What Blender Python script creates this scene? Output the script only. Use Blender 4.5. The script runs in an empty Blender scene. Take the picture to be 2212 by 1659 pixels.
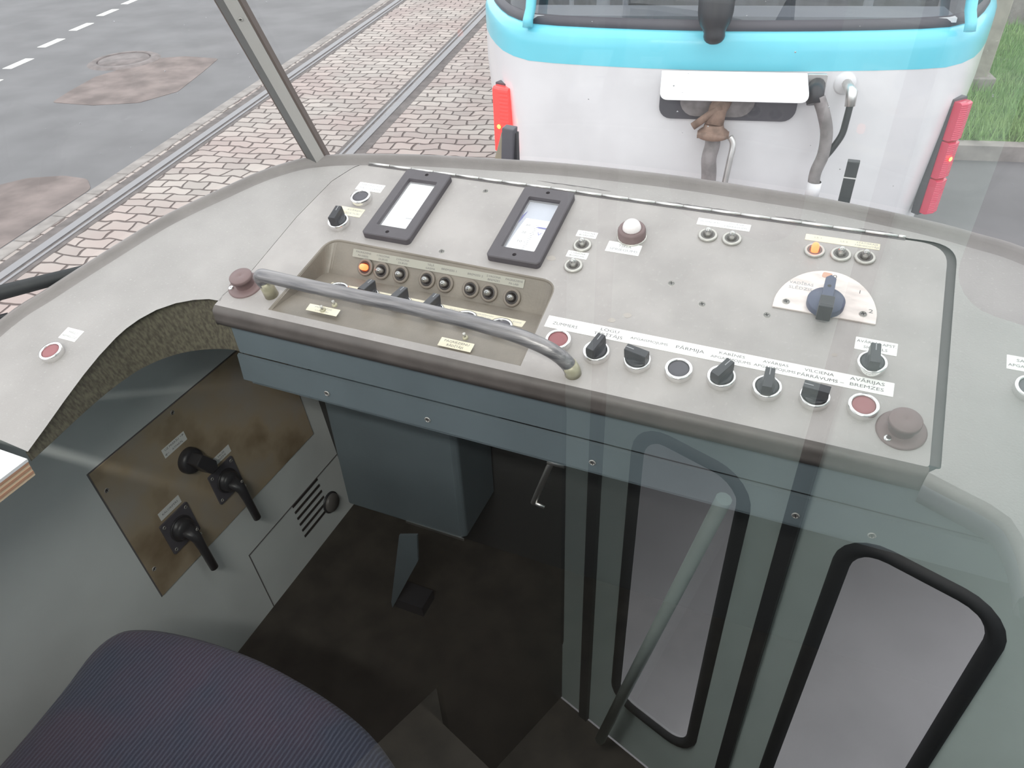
import bpy, bmesh, math, random
from mathutils import Matrix, Vector
random.seed(7)
PI = math.pi
SC = bpy.context.scene
COL = SC.collection

# ------------------------------------------------------------------ camera, world, exposure
G = Matrix(((0.9201625, 0.2144126, -0.32761), (0.3900029, -0.5758514, 0.7185259), (-0.0345937, -0.7889294, -0.6134984)))
CAM = Vector((0.2512543, -0.6838466, 2.3198001))
cd = bpy.data.cameras.new('camera')
cam = bpy.data.objects.new('camera', cd)
COL.objects.link(cam)
cam.matrix_world = Matrix.Translation(CAM) @ (G @ Matrix.Diagonal((1, -1, -1))).to_4x4()
cd.sensor_width = 36.0
cd.lens = 36.0 * 1621.3 / 2212.0
cd.clip_start = 0.01
cd.clip_end = 200
SC.camera = cam

W = bpy.data.worlds.new('sky')
SC.world = W
W.use_nodes = True
wn = W.node_tree.nodes
bgn = wn['Background']
tc = wn.new('ShaderNodeTexCoord'); sx = wn.new('ShaderNodeSeparateXYZ'); rp = wn.new('ShaderNodeValToRGB')
W.node_tree.links.new(tc.outputs['Generated'], sx.inputs[0])
W.node_tree.links.new(sx.outputs['Z'], rp.inputs[0])
rp.color_ramp.elements[0].position = 0.0; rp.color_ramp.elements[0].color = (0.70, 0.73, 0.78, 1)
rp.color_ramp.elements[1].position = 0.6; rp.color_ramp.elements[1].color = (0.97, 0.98, 1.0, 1)
W.node_tree.links.new(rp.outputs[0], bgn.inputs[0])
bgn.inputs[1].default_value = 1.15
SC.view_settings.view_transform = 'Standard'
SC.view_settings.look = 'None'
SC.view_settings.gamma = 1
SC.view_settings.use_curve_mapping = False
SC.view_settings.exposure = 0.86
SC.cycles.max_bounces = 10
SC.cycles.transparent_max_bounces = 16
SC.cycles.use_denoising = True

# ------------------------------------------------------------------ frames of reference
PZ, TILT, PSI = 1.81609, 0.2650744, 0.209137
MP = Matrix.Translation((0, 0, PZ)) @ Matrix.Rotation(TILT, 4, 'X')          # sloping dash plane, metres
MR = Matrix.Translation((CAM.x, CAM.y, 0)) @ Matrix.Rotation(PSI, 4, 'Z')    # street: x across the rails, y along them


def pm(u, v, h=0.0, rot=0.0):      # placement on the dash plane, millimetres and degrees
    return MP @ Matrix.Translation((u / 1000, v / 1000, h / 1000)) @ Matrix.Rotation(math.radians(rot), 4, 'Z')


# ------------------------------------------------------------------ materials
def node(nt, t, **kw):
    n = nt.nodes.new(t)
    for k, v in kw.items():
        setattr(n, k, v)
    return n


def mat(name, col, rough=0.6, metal=0.0, var=0.0, vscale=20.0, bump=0.0, bscale=200.0, col2=None, emit=None, estr=0.0,
        trans=0.0, spec=0.5, coat=0.0, stretch=None, speck=0.0, speckcol=(0.8, 0.78, 0.75), sscale=300.0):
    m = bpy.data.materials.new(name)
    m.use_nodes = True
    nt = m.node_tree
    b = nt.nodes['Principled BSDF']
    b.inputs['Base Color'].default_value = (*col, 1)
    b.inputs['Roughness'].default_value = rough
    b.inputs['Metallic'].default_value = metal
    b.inputs['Specular IOR Level'].default_value = spec
    b.inputs['Transmission Weight'].default_value = trans
    b.inputs['Coat Weight'].default_value = coat
    if emit:
        b.inputs['Emission Color'].default_value = (*emit, 1)
        b.inputs['Emission Strength'].default_value = estr
    co = node(nt, 'ShaderNodeTexCoord')
    src = co.outputs['Object']
    if stretch:
        mp = node(nt, 'ShaderNodeMapping'); mp.inputs['Scale'].default_value = stretch
        nt.links.new(src, mp.inputs[0]); src = mp.outputs[0]
    if var > 0 or col2:
        nz = node(nt, 'ShaderNodeTexNoise'); nz.inputs['Scale'].default_value = vscale; nz.inputs['Detail'].default_value = 6
        nt.links.new(src, nz.inputs['Vector'])
        r = node(nt, 'ShaderNodeValToRGB')
        r.color_ramp.elements[0].position = 0.35; r.color_ramp.elements[1].position = 0.65
        c2 = col2 if col2 else tuple(min(1, c * (1 + var)) for c in col)
        c1 = col if col2 else tuple(c * (1 - var) for c in col)
        r.color_ramp.elements[0].color = (*c1, 1); r.color_ramp.elements[1].color = (*c2, 1)
        nt.links.new(nz.outputs[0], r.inputs[0])
        out = r.outputs[0]
        if speck > 0:
            n2 = node(nt, 'ShaderNodeTexNoise'); n2.inputs['Scale'].default_value = sscale; n2.inputs['Detail'].default_value = 2
            nt.links.new(src, n2.inputs['Vector'])
            r2 = node(nt, 'ShaderNodeValToRGB'); r2.color_ramp.elements[0].position = 0.62; r2.color_ramp.elements[1].position = 0.72
            r2.color_ramp.elements[0].color = (0, 0, 0, 1); r2.color_ramp.elements[1].color = (speck, speck, speck, 1)
            nt.links.new(n2.outputs[0], r2.inputs[0])
            mx = node(nt, 'ShaderNodeMix', data_type='RGBA')
            nt.links.new(r2.outputs[0], mx.inputs['Factor']); nt.links.new(out, mx.inputs['A']); mx.inputs['B'].default_value = (*speckcol, 1)
            out = mx.outputs['Result']
        nt.links.new(out, b.inputs['Base Color'])
    if bump > 0:
        nb = node(nt, 'ShaderNodeTexNoise'); nb.inputs['Scale'].default_value = bscale; nb.inputs['Detail'].default_value = 3
        nt.links.new(src, nb.inputs['Vector'])
        bp = node(nt, 'ShaderNodeBump'); bp.inputs['Strength'].default_value = bump; bp.inputs['Distance'].default_value = 0.001
        nt.links.new(nb.outputs[0], bp.inputs['Height']); nt.links.new(bp.outputs[0], b.inputs['Normal'])
    return m


def glass(name, refl, tint=(1, 1, 1), edge=0.5, rough=0.0, power=3.0):   # thin pane: straight-through light plus a mirror layer
    m = bpy.data.materials.new(name); m.use_nodes = True
    nt = m.node_tree; nt.nodes.clear()
    o = node(nt, 'ShaderNodeOutputMaterial'); mx = node(nt, 'ShaderNodeMixShader')
    tr = node(nt, 'ShaderNodeBsdfTransparent'); gl = node(nt, 'ShaderNodeBsdfGlossy')
    tr.inputs[0].default_value = (*tint, 1); gl.inputs['Roughness'].default_value = rough
    gl.inputs[0].default_value = (1, 1, 1, 1)
    lw = node(nt, 'ShaderNodeLayerWeight'); lw.inputs[0].default_value = 0.5
    mr = node(nt, 'ShaderNodeMapRange'); mr.inputs['From Min'].default_value = 0; mr.inputs['From Max'].default_value = 1
    mr.inputs['To Min'].default_value = refl; mr.inputs['To Max'].default_value = refl + edge
    pw = node(nt, 'ShaderNodeMath', operation='POWER'); pw.inputs[1].default_value = power
    nt.links.new(lw.outputs['Facing'], pw.inputs[0]); nt.links.new(pw.outputs[0], mr.inputs['Value'])
    nt.links.new(mr.outputs[0], mx.inputs[0]); nt.links.new(tr.outputs[0], mx.inputs[1]); nt.links.new(gl.outputs[0], mx.inputs[2])
    nt.links.new(mx.outputs[0], o.inputs[0])
    return m


DASHC = (0.52, 0.485, 0.455)
M = dict(
    dash=mat('dash_grey_plastic', (0.345, 0.325, 0.318), 0.6, var=0.08, vscale=9, bump=0.5, bscale=420, speck=0.35, sscale=260, speckcol=(0.46, 0.435, 0.425)),
    panel=mat('panel_grey_paint', (0.36, 0.333, 0.325), 0.42, var=0.11, vscale=11, bump=0.25, bscale=700, speck=0.3, sscale=180, speckcol=(0.46, 0.43, 0.42)),
    olive=mat('worn_olive_lip', (0.075, 0.065, 0.05), 0.65, col2=(0.155, 0.14, 0.10), vscale=330, bump=0.8, bscale=300, stretch=(1, 1, 0.35)),
    lipshade=mat('panel_front_shaded', (0.105, 0.09, 0.085), 0.5, var=0.15, vscale=25),  # shading of the rolled edge is put into this darker colour
    rim=mat('rim_vinyl', (0.22, 0.20, 0.195), 0.5, var=0.08, vscale=20, bump=0.3, bscale=300),
    groove=mat('groove_rubber', (0.13, 0.12, 0.125), 0.7),
    recess=mat('recess_paint', (0.205, 0.178, 0.15), 0.4, var=0.12, vscale=18, bump=0.3, bscale=400),
    chrome=mat('chrome', (0.82, 0.81, 0.80), 0.18, 1.0),
    alu=mat('brushed_aluminium', (0.75, 0.73, 0.71), 0.38, 1.0, var=0.05, vscale=40),
    knurl=mat('knurled_zinc', (0.50, 0.48, 0.45), 0.4, 0.6, var=0.08, vscale=80),
    black=mat('black_plastic', (0.045, 0.045, 0.052), 0.38),
    capblack=mat('black_button_cap', (0.085, 0.08, 0.095), 0.45),
    capred=mat('red_brown_button_cap', (0.30, 0.11, 0.12), 0.45),
    bluegrey=mat('blue_grey_plastic', (0.085, 0.095, 0.15), 0.38),
    gauge=mat('gauge_bezel', (0.085, 0.075, 0.085), 0.5, var=0.05, vscale=60),
    socket=mat('lamp_socket_dark', (0.035, 0.03, 0.03), 0.4),
    socketgrey=mat('lamp_socket_grey', (0.13, 0.12, 0.115), 0.4),
    innercollar=mat('lamp_collar_brown', (0.19, 0.16, 0.135), 0.5),
    brown=mat('brown_bakelite', (0.185, 0.125, 0.125), 0.5, var=0.06, vscale=30),
    paper=mat('white_label', (0.86, 0.85, 0.83), 0.5),
    paperold=mat('yellowed_label', (0.74, 0.68, 0.54), 0.55, var=0.05, vscale=60),
    papergrey=mat('grey_label', (0.36, 0.345, 0.30), 0.55),
    ink=mat('ink', (0.33, 0.33, 0.35), 0.7),
    inkdark=mat('ink_dark', (0.12, 0.115, 0.12), 0.7),
    face=mat('meter_face', (0.93, 0.93, 0.95), 0.5),
    navy=mat('needle_blue', (0.07, 0.07, 0.35), 0.5),
    lamplit=mat('lit_bulb', (1, 0.3, 0.1), 0.3, emit=(1.0, 0.10, 0.02), estr=0.8),
    filament=mat('lit_filament', (1, 0.6, 0.3), 0.3, emit=(1.0, 0.28, 0.06), estr=2.2),
    dome=mat('milky_dome', (0.86, 0.80, 0.80), 0.25),
    screw=mat('screw_steel', (0.52, 0.50, 0.48), 0.35, 0.2),
    underdark=mat('underdash_shade', (0.035, 0.035, 0.035), 0.8),  # near-black bulkhead colour, carries the shade under the dash
    handle=mat('worn_handle', (0.15, 0.145, 0.155), 0.34, 0.35, col2=(0.30, 0.285, 0.29), vscale=60, stretch=(0.25, 3, 3), bump=0.5, bscale=120),
    handlefoot=mat('worn_handle_foot', (0.40, 0.37, 0.27), 0.38, 0.2, var=0.15, vscale=60),
    plate=mat('scratched_plate', (0.72, 0.64, 0.61), 0.4, 0.25, var=0.14, vscale=30, stretch=(1, 3, 1)),
    cabpaint=mat('cab_blue_grey_paint', (0.118, 0.145, 0.162), 0.45, var=0.08, vscale=6, bump=0.15, bscale=200),
    wallpaint=mat('cab_wall_paint', (0.70, 0.72, 0.715), 0.5, var=0.08, vscale=4),
    saloon=mat('saloon_door_paint', (0.52, 0.63, 0.61), 0.4, var=0.05, vscale=4),
    floor=mat('floor_rubber', (0.035, 0.03, 0.024), 0.8, var=0.3, vscale=15),
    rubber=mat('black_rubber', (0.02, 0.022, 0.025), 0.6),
    ceil=mat('ceiling_white', (0.7, 0.7, 0.68), 0.7),
    asphalt=mat('asphalt', (0.168, 0.162, 0.167), 0.75, var=0.12, vscale=1.6, bump=0.5, bscale=60),
    patch=mat('reddish_patch', (0.205, 0.165, 0.155), 0.85, var=0.25, vscale=3.5, bump=0.6, bscale=30),
    manhole=mat('manhole_iron', (0.20, 0.17, 0.165), 0.7, var=0.2, vscale=8),
    paint=mat('road_paint', (0.85, 0.85, 0.8), 0.7),
    curb=mat('curb_stone', (0.30, 0.27, 0.255), 0.8, var=0.2, vscale=7),
    rail=mat('rail_steel', (0.27, 0.26, 0.27), 0.5, 0.25),
    grout=mat('rail_grout', (0.15, 0.13, 0.125), 0.85, var=0.2, vscale=10),
    soil=mat('grass_soil', (0.14, 0.22, 0.08), 0.9, var=0.4, vscale=6),
    grass=mat('grass_blades', (0.20, 0.37, 0.12), 0.7, col2=(0.33, 0.48, 0.19), vscale=3),
    tramwhite=mat('tram_white_paint', (0.80, 0.78, 0.80), 0.3, var=0.04, vscale=5, coat=0.3),
    tramcyan=mat('tram_cyan_paint', (0.19, 0.68, 0.82), 0.28, var=0.03, vscale=4, coat=0.3),
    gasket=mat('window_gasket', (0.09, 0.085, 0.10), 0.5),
    board=mat('bright_white_board', (0.94, 0.94, 0.95), 0.5),
    hose=mat('grey_hose', (0.24, 0.215, 0.215), 0.7, var=0.2, vscale=25),
    rust=mat('rusty_casting', (0.26, 0.17, 0.13), 0.75, var=0.25, vscale=30),
    redlens=mat('red_lens', (0.60, 0.03, 0.09), 0.18, emit=(0.8, 0.03, 0.08), estr=0.06, coat=0.5),
    redlit=mat('red_lens_lit', (0.85, 0.05, 0.05), 0.2, emit=(1.0, 0.06, 0.05), estr=0.55),
    spark=mat('lamp_glow', (1, 0.7, 0.1), 0.3, emit=(1.0, 0.55, 0.03), estr=5.0),
    housing=mat('housing_black', (0.03, 0.03, 0.035), 0.4),
    concrete=mat('concrete_pole', (0.36, 0.33, 0.29), 0.8, var=0.15, vscale=8),
    building=mat('building_grey', (0.19, 0.19, 0.18), 0.8, var=0.15, vscale=2),
    ply=mat('plywood_edge', (0.42, 0.23, 0.15), 0.7),
    plylight=mat('plywood_light', (0.62, 0.47, 0.33), 0.7),
    sillwhite=mat('sill_white', (0.72, 0.72, 0.74), 0.5),
    post=mat('window_post_grey', (0.14, 0.14, 0.14), 0.5),
    postlight=mat('window_post_edge', (0.46, 0.44, 0.43), 0.5),
    gasketbrown=mat('dry_sealant', (0.13, 0.10, 0.09), 0.8),
    wind=glass('windscreen_glass', 0.025, (0.97, 0.98, 0.98), edge=0.2),
    pane=glass('partition_glass', 0.012, (0.98, 1.0, 0.99), edge=2.2, power=2.6),
    tramglass=glass('tram_rear_glass', 0.07, (0.5, 0.52, 0.55), edge=0.25),
    meterglass=glass('meter_glass', 0.06, (1, 1, 1), edge=0.2),
)
M['bulb'] = mat('clear_bulb', (0.9, 0.9, 0.9), 0.05, trans=0.0, metal=0.0, spec=0.8)
M['bulb'] = glass('bulb_glass', 0.30, (0.92, 0.91, 0.90), edge=0.6, rough=0.05)

M['litglass'] = mat('lit_bulb_glass', (0.9, 0.2, 0.1), 0.15, trans=0.0, emit=(1.0, 0.15, 0.045), estr=1.7)


def rust_plate():
    m = mat('rusty_wall_plate', (0.30, 0.26, 0.21), 0.5)
    nt = m.node_tree; b = nt.nodes['Principled BSDF']
    co = node(nt, 'ShaderNodeTexCoord')
    n1 = node(nt, 'ShaderNodeTexNoise'); n1.inputs['Scale'].default_value = 7; n1.inputs['Detail'].default_value = 5
    nt.links.new(co.outputs['Object'], n1.inputs['Vector'])
    r = node(nt, 'ShaderNodeValToRGB')
    e = r.color_ramp.elements
    e[0].position = 0.3; e[0].color = (0.40, 0.36, 0.325, 1)
    e[1].position = 0.72; e[1].color = (0.16, 0.10, 0.045, 1)
    x = e.new(0.5); x.color = (0.42, 0.33, 0.23, 1)
    nt.links.new(n1.outputs[0], r.inputs[0]); nt.links.new(r.outputs[0], b.inputs['Base Color'])
    return m


M['rustplate'] = rust_plate()


def cobble_mat():
    m = mat('cobblestones', (0.4, 0.35, 0.33), 0.7)
    nt = m.node_tree; b = nt.nodes['Principled BSDF']
    co = node(nt, 'ShaderNodeTexCoord')
    nz = node(nt, 'ShaderNodeTexNoise'); nz.inputs['Scale'].default_value = 3.0; nz.inputs['Detail'].default_value = 2
    nt.links.new(co.outputs['Object'], nz.inputs['Vector'])
    mx = node(nt, 'ShaderNodeMix', data_type='RGBA', blend_type='LINEAR_LIGHT'); mx.inputs['Factor'].default_value = 0.085
    nt.links.new(co.outputs['Object'], mx.inputs['A']); nt.links.new(nz.outputs['Color'], mx.inputs['B'])
    br = node(nt, 'ShaderNodeTexBrick')
    br.inputs['Scale'].default_value = 1.0; br.inputs['Brick Width'].default_value = 0.20; br.inputs['Row Height'].default_value = 0.125
    br.inputs['Mortar Size'].default_value = 0.011; br.inputs['Mortar Smooth'].default_value = 0.9; br.inputs['Bias'].default_value = 0.1
    br.inputs['Color1'].default_value = (0.36, 0.33, 0.325, 1); br.inputs['Color2'].default_value = (0.47, 0.43, 0.42, 1)
    br.inputs['Mortar'].default_value = (0.15, 0.12, 0.115, 1)
    nt.links.new(mx.outputs['Result'], br.inputs['Vector'])
    n2 = node(nt, 'ShaderNodeTexNoise'); n2.inputs['Scale'].default_value = 1.1; n2.inputs['Detail'].default_value = 5
    nt.links.new(co.outputs['Object'], n2.inputs['Vector'])
    r2 = node(nt, 'ShaderNodeValToRGB'); r2.color_ramp.elements[0].position = 0.4; r2.color_ramp.elements[1].position = 0.62
    r2.color_ramp.elements[0].color = (1.0, 0.96, 0.9, 1); r2.color_ramp.elements[1].color = (0.92, 0.80, 0.76, 1)
    nt.links.new(n2.outputs[0], r2.inputs[0])
    mm = node(nt, 'ShaderNodeMix', data_type='RGBA', blend_type='MULTIPLY'); mm.inputs['Factor'].default_value = 1
    nt.links.new(br.outputs['Color'], mm.inputs['A']); nt.links.new(r2.outputs[0], mm.inputs['B'])
    nt.links.new(mm.outputs['Result'], b.inputs['Base Color'])
    bp = node(nt, 'ShaderNodeBump'); bp.inputs['Strength'].default_value = 1.0; bp.inputs['Distance'].default_value = 0.02; bp.invert = True
    nt.links.new(br.outputs['Fac'], bp.inputs['Height']); nt.links.new(bp.outputs[0], b.inputs['Normal'])
    return m


M['cobble'] = cobble_mat()


def fabric_mat():
    m = mat('purple_blue_moquette', (0.08, 0.07, 0.15), 0.9)
    nt = m.node_tree; b = nt.nodes['Principled BSDF']
    co = node(nt, 'ShaderNodeTexCoord')
    n1 = node(nt, 'ShaderNodeTexNoise'); n1.inputs['Scale'].default_value = 9; n1.inputs['Detail'].default_value = 3
    nt.links.new(co.outputs['Object'], n1.inputs['Vector'])
    r = node(nt, 'ShaderNodeValToRGB'); r.color_ramp.elements[0].position = 0.38; r.color_ramp.elements[1].position = 0.62
    r.color_ramp.elements[0].color = (0.032, 0.038, 0.068, 1); r.color_ramp.elements[1].color = (0.055, 0.038, 0.066, 1)
    nt.links.new(n1.outputs[0], r.inputs[0])
    wv = node(nt, 'ShaderNodeTexWave', wave_type='BANDS', bands_direction='X'); wv.inputs['Scale'].default_value = 55; wv.inputs['Distortion'].default_value = 1.5
    wv.inputs['Detail'].default_value = 2
    nt.links.new(co.outputs['Object'], wv.inputs['Vector'])
    r3 = node(nt, 'ShaderNodeValToRGB'); r3.color_ramp.elements[0].position = 0.35; r3.color_ramp.elements[1].position = 0.95
    r3.color_ramp.elements[0].color = (0, 0, 0, 1); r3.color_ramp.elements[1].color = (0.4, 0.4, 0.4, 1)
    nt.links.new(wv.outputs['Fac'], r3.inputs[0])
    mx = node(nt, 'ShaderNodeMix', data_type='RGBA'); mx.inputs['B'].default_value = (0.14, 0.16, 0.22, 1)
    nt.links.new(r3.outputs[0], mx.inputs['Factor']); nt.links.new(r.outputs[0], mx.inputs['A'])
    nt.links.new(mx.outputs['Result'], b.inputs['Base Color'])
    n2 = node(nt, 'ShaderNodeTexNoise'); n2.inputs['Scale'].default_value = 500
    nt.links.new(co.outputs['Object'], n2.inputs['Vector'])
    bp = node(nt, 'ShaderNodeBump'); bp.inputs['Strength'].default_value = 0.6; bp.inputs['Distance'].default_value = 0.002
    nt.links.new(n2.outputs[0], bp.inputs['Height']); nt.links.new(bp.outputs[0], b.inputs['Normal'])
    b.inputs['Sheen Weight'].default_value = 0.1
    return m


M['fabric'] = fabric_mat()

# ------------------------------------------------------------------ mesh helpers (metres, local)


def add_prism(bm, pts, z0, z1, mi=0):
    lo = [bm.verts.new((x, y, z0)) for x, y in pts]; hi = [bm.verts.new((x, y, z1)) for x, y in pts]
    n = len(pts)
    fs = [bm.faces.new(hi), bm.faces.new(list(reversed(lo)))]
    for i in range(n):
        fs.append(bm.faces.new((lo[i], lo[(i + 1) % n], hi[(i + 1) % n], hi[i])))
    for f in fs:
        f.material_index = mi
    return fs


def add_box(bm, x0, x1, y0, y1, z0, z1, mi=0):
    return add_prism(bm, [(x0, y0), (x1, y0), (x1, y1), (x0, y1)], z0, z1, mi)


def add_lathe(bm, prof, seg=32, mi=0, knurl=0.0, cx=0.0, cy=0.0, smooth=True):
    rings = []
    for r, z in prof:
        if r < 1e-7:
            rings.append([bm.verts.new((cx, cy, z))]); continue
        ring = []
        for i in range(seg):
            a = 2 * PI * i / seg
            rr = r * (1 - (knurl if i % 2 else 0)) if (knurl and r > 0.0) else r
            ring.append(bm.verts.new((cx + rr * math.cos(a), cy + rr * math.sin(a), z)))
        rings.append(ring)
    for a, b in zip(rings[:-1], rings[1:]):
        for i in range(seg):
            j = (i + 1) % seg
            if len(a) == 1 and len(b) == 1:
                continue
            if len(a) == 1:
                f = bm.faces.new((a[0], b[i], b[j]))
            elif len(b) == 1:
                f = bm.faces.new((a[i], a[j], b[0]))
            else:
                f = bm.faces.new((a[i], a[j], b[j], b[i]))
            f.material_index = mi; f.smooth = smooth
    return rings


def smooth_path(pts, n=6):
    P = [Vector(p) for p in pts]; out = []
    for i in range(len(P) - 1):
        p0 = P[max(i - 1, 0)]; p1 = P[i]; p2 = P[i + 1]; p3 = P[min(i + 2, len(P) - 1)]
        for k in range(n):
            t = k / n
            out.append(0.5 * ((2 * p1) + (p2 - p0) * t + (2 * p0 - 5 * p1 + 4 * p2 - p3) * t * t + (3 * p1 - p0 - 3 * p2 + p3) * t ** 3))
    out.append(P[-1]); return out


def add_tube(bm, pts, r, seg=16, mi=0, caps=True):
    P = [Vector(p) for p in pts]; rings = []; up = Vector((0.0123, 0.0321, 1)).normalized()
    rr = r if hasattr(r, '__len__') else [r] * len(P)
    prev = None
    for i, p in enumerate(P):
        t = (P[min(i + 1, len(P) - 1)] - P[max(i - 1, 0)]).normalized()
        if prev is None:
            a = t.cross(up)
            if a.length < 1e-3: a = t.cross(Vector((1, 0, 0)))
        else:
            a = prev - t * prev.dot(t)
        a.normalize(); prev = a; b = t.cross(a)
        rings.append([bm.verts.new(p + (a * math.cos(2 * PI * k / seg) + b * math.sin(2 * PI * k / seg)) * rr[i]) for k in range(seg)])
    for A, B in zip(rings[:-1], rings[1:]):
        for k in range(seg):
            f = bm.faces.new((A[k], A[(k + 1) % seg], B[(k + 1) % seg], B[k])); f.smooth = True; f.material_index = mi
    if caps:
        f = bm.faces.new(list(reversed(rings[0]))); f.material_index = mi
        f = bm.faces.new(rings[-1]); f.material_index = mi


def add_strip(bm, rows, mi=0, smooth=True, close=False):   # rows of equal-length point lists
    V = [[bm.verts.new(p) for p in row] for row in rows]
    n = len(V[0])
    for A, B in zip(V[:-1], V[1:]):
        for i in range(n if close else n - 1):
            j = (i + 1) % n
            f = bm.faces.new((A[i], A[j], B[j], B[i])); f.smooth = smooth; f.material_index = mi
    return V


def rrect(x0, x1, y0, y1, r, n=5):
    out = []
    for cx, cy, a0 in ((x1 - r, y1 - r, 0), (x0 + r, y1 - r, 90), (x0 + r, y0 + r, 180), (x1 - r, y0 + r, 270)):
        for k in range(n + 1):
            a = math.radians(a0 + 90 * k / n); out.append((cx + r * math.cos(a), cy + r * math.sin(a)))
    return out


def round_poly(pts, radii, n=6):
    out = []; N = len(pts)
    for i in range(N):
        p = Vector(pts[i]); r = radii[i] if hasattr(radii, '__len__') else radii
        if r <= 0:
            out.append((p.x, p.y)); continue
        a = Vector(pts[i - 1]) - p; b = Vector(pts[(i + 1) % N]) - p
        la, lb = a.length, b.length; a.normalize(); b.normalize()
        ang = a.angle(b); d = min(r / math.tan(ang / 2), la * 0.49, lb * 0.49)
        s = p + a * d; e = p + b * d
        for k in range(n + 1):
            t = k / n; q = s * (1 - t) ** 2 + p * 2 * t * (1 - t) + e * t * t
            out.append((q.x, q.y))
    return out


def offset_poly(pts, d, closed=True):
    out = []; N = len(pts)
    for i in range(N):
        p = Vector(pts[i]); a = Vector(pts[i - 1]) if (closed or i > 0) else None; b = Vector(pts[(i + 1) % N]) if (closed or i < N - 1) else None
        n = Vector((0, 0))
        for s, e in ((a, p), (p, b)):
            if s is None or e is None: continue
            t = e - s
            if t.length < 1e-9: continue
            t.normalize(); n += Vector((t.y, -t.x))
        n.normalize(); out.append((p.x + n.x * d, p.y + n.y * d))
    return out


def fill_holes(bm, outer, holes, z, mi=0):
    es = []
    loops = []
    for loop in [outer] + holes:
        vs = [bm.verts.new((x, y, z)) for x, y in loop]; loops.append(vs)
        for i in range(len(vs)):
            es.append(bm.edges.new((vs[i], vs[(i + 1) % len(vs)])))
    r = bmesh.ops.triangle_fill(bm, edges=es, use_beauty=True, use_dissolve=False)
    for g in r['geom']:
        if isinstance(g, bmesh.types.BMFace):
            g.material_index = mi
            g.normal_update()
            if g.normal.z < 0: g.normal_flip()
    return loops


def link_mesh(name, bm, mats, parent=None, matrix=None, bevel=0.0, autosmooth=True, recalc=True):
    if recalc:
        bmesh.ops.recalc_face_normals(bm, faces=bm.faces[:])
    me = bpy.data.meshes.new(name); bm.to_mesh(me); bm.free()
    for m in (mats if isinstance(mats, (list, tuple)) else [mats]):
        me.materials.append(m)
    o = bpy.data.objects.new(name, me); COL.objects.link(o)
    if parent: o.parent = parent
    if matrix is not None:
        if parent: o.matrix_local = matrix
        else: o.matrix_world = matrix
    if bevel > 0:
        md = o.modifiers.new('bevel', 'BEVEL'); md.width = bevel; md.segments = 2; md.limit_method = 'ANGLE'; md.angle_limit = math.radians(40)
        md.harden_normals = False
    return o


def tag(o, label=None, cat=None, group=None, kind=None):
    if label: o['label'] = label
    if cat: o['category'] = cat
    if group: o['group'] = group
    if kind: o['kind'] = kind
    return o


def thing(name, matrix, label, cat, group=None):
    o = bpy.data.objects.new(name, None); COL.objects.link(o); o.empty_display_size = 0.02
    o.matrix_world = matrix
    return tag(o, label, cat, group)


def copy_tree(o, matrix, label):
    c = o.copy(); COL.objects.link(c); c.matrix_world = matrix; c['label'] = label
    for ch in list(o.children):
        k = ch.copy(); COL.objects.link(k); k.parent = c
        for g in list(ch.children):
            q = g.copy(); COL.objects.link(q); q.parent = k
    return c


def text_obj(body, size, parent, matrix, material, align='CENTER', width=None, name='lettering'):
    cu = bpy.data.curves.new('t', 'FONT'); cu.body = body; cu.size = size; cu.align_x = align; cu.align_y = 'CENTER'
    cu.space_line = 0.95; cu.extrude = 0.00002; cu.resolution_u = 2
    to = bpy.data.objects.new('t', cu); COL.objects.link(to)
    bpy.context.view_layer.update()
    me = bpy.data.meshes.new_from_object(to.evaluated_get(bpy.context.evaluated_depsgraph_get()))
    bpy.data.objects.remove(to)
    me.materials.clear(); me.materials.append(material)
    xs = [v.co.x for v in me.vertices]
    if width and xs and (max(xs) - min(xs)) > 0:
        s = width / (max(xs) - min(xs))
        for v in me.vertices: v.co.x *= s
    return me


def join_text(items, parent, material, name='lettering', base=None):
    bm = bmesh.new()
    for body, size, mtx, width in items:
        me = text_obj(body, size, None, None, material, width=width)
        me.transform(mtx); bm.from_mesh(me)
    o = link_mesh(name, bm, material, parent, base, recalc=False)
    return o


def T(x, y, z=0.0): return Matrix.Translation((x, y, z))


# ------------------------------------------------------------------ STREET
def street_obj(name, bm, m, **kw):
    o = link_mesh(name, bm, m, None, MR, **kw); return o


def flat(pts, z, th=0.01):
    bm = bmesh.new(); add_prism(bm, pts, z - th, z); return bm


tag(street_obj('asphalt_road', flat([(-40, -20), (-4.42, -20), (-4.42, 60), (-40, 60)], 0.0, 0.2), M['asphalt']), kind='structure')
tag(street_obj('cobbled_track_bed', flat([(-4.30, -20), (0.60, -20), (0.60, 60), (-4.30, 60)], 0.004, 0.2), M['cobble']), kind='structure')
tag(street_obj('side_road', flat([(0.60, -20), (40, -20), (40, 60), (0.60, 60)], 0.0, 0.2), M['asphalt']), kind='structure')
bm = bmesh.new()
y = -6.0
while y < 40:
    add_box(bm, -4.42, -4.30, y, y + 0.395, -0.2, 0.010); y += 0.4
tag(street_obj('kerb_stone_row', bm, M['curb'], bevel=0.01), kind='structure')


def rail(e, gap):
    t = thing('tram_rail', MR @ T(e, 0), 'steel tram rail nearest the kerb stones and asphalt' if gap == 0 else
              'steel tram rail nearer the white tram, grooved in the cobbles', 'rail', 'rails of the neighbouring track')
    s = 1 if e < -3 else -1
    bm = bmesh.new(); add_box(bm, -0.035, 0.035, -20, 60, -0.1, 0.012)
    link_mesh('rail_head', bm, M['rail'], t)
    bm = bmesh.new(); add_box(bm, 0.075 * s - 0.012, 0.075 * s + 0.012, -20, 60, -0.1, 0.010)
    link_mesh('guard_lip', bm, M['rail'], t)
    bm = bmesh.new(); add_box(bm, -0.13, 0.13, -20, 60, -0.12, 0.0055)
    link_mesh('grout_strip', bm, M['grout'], t)


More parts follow.
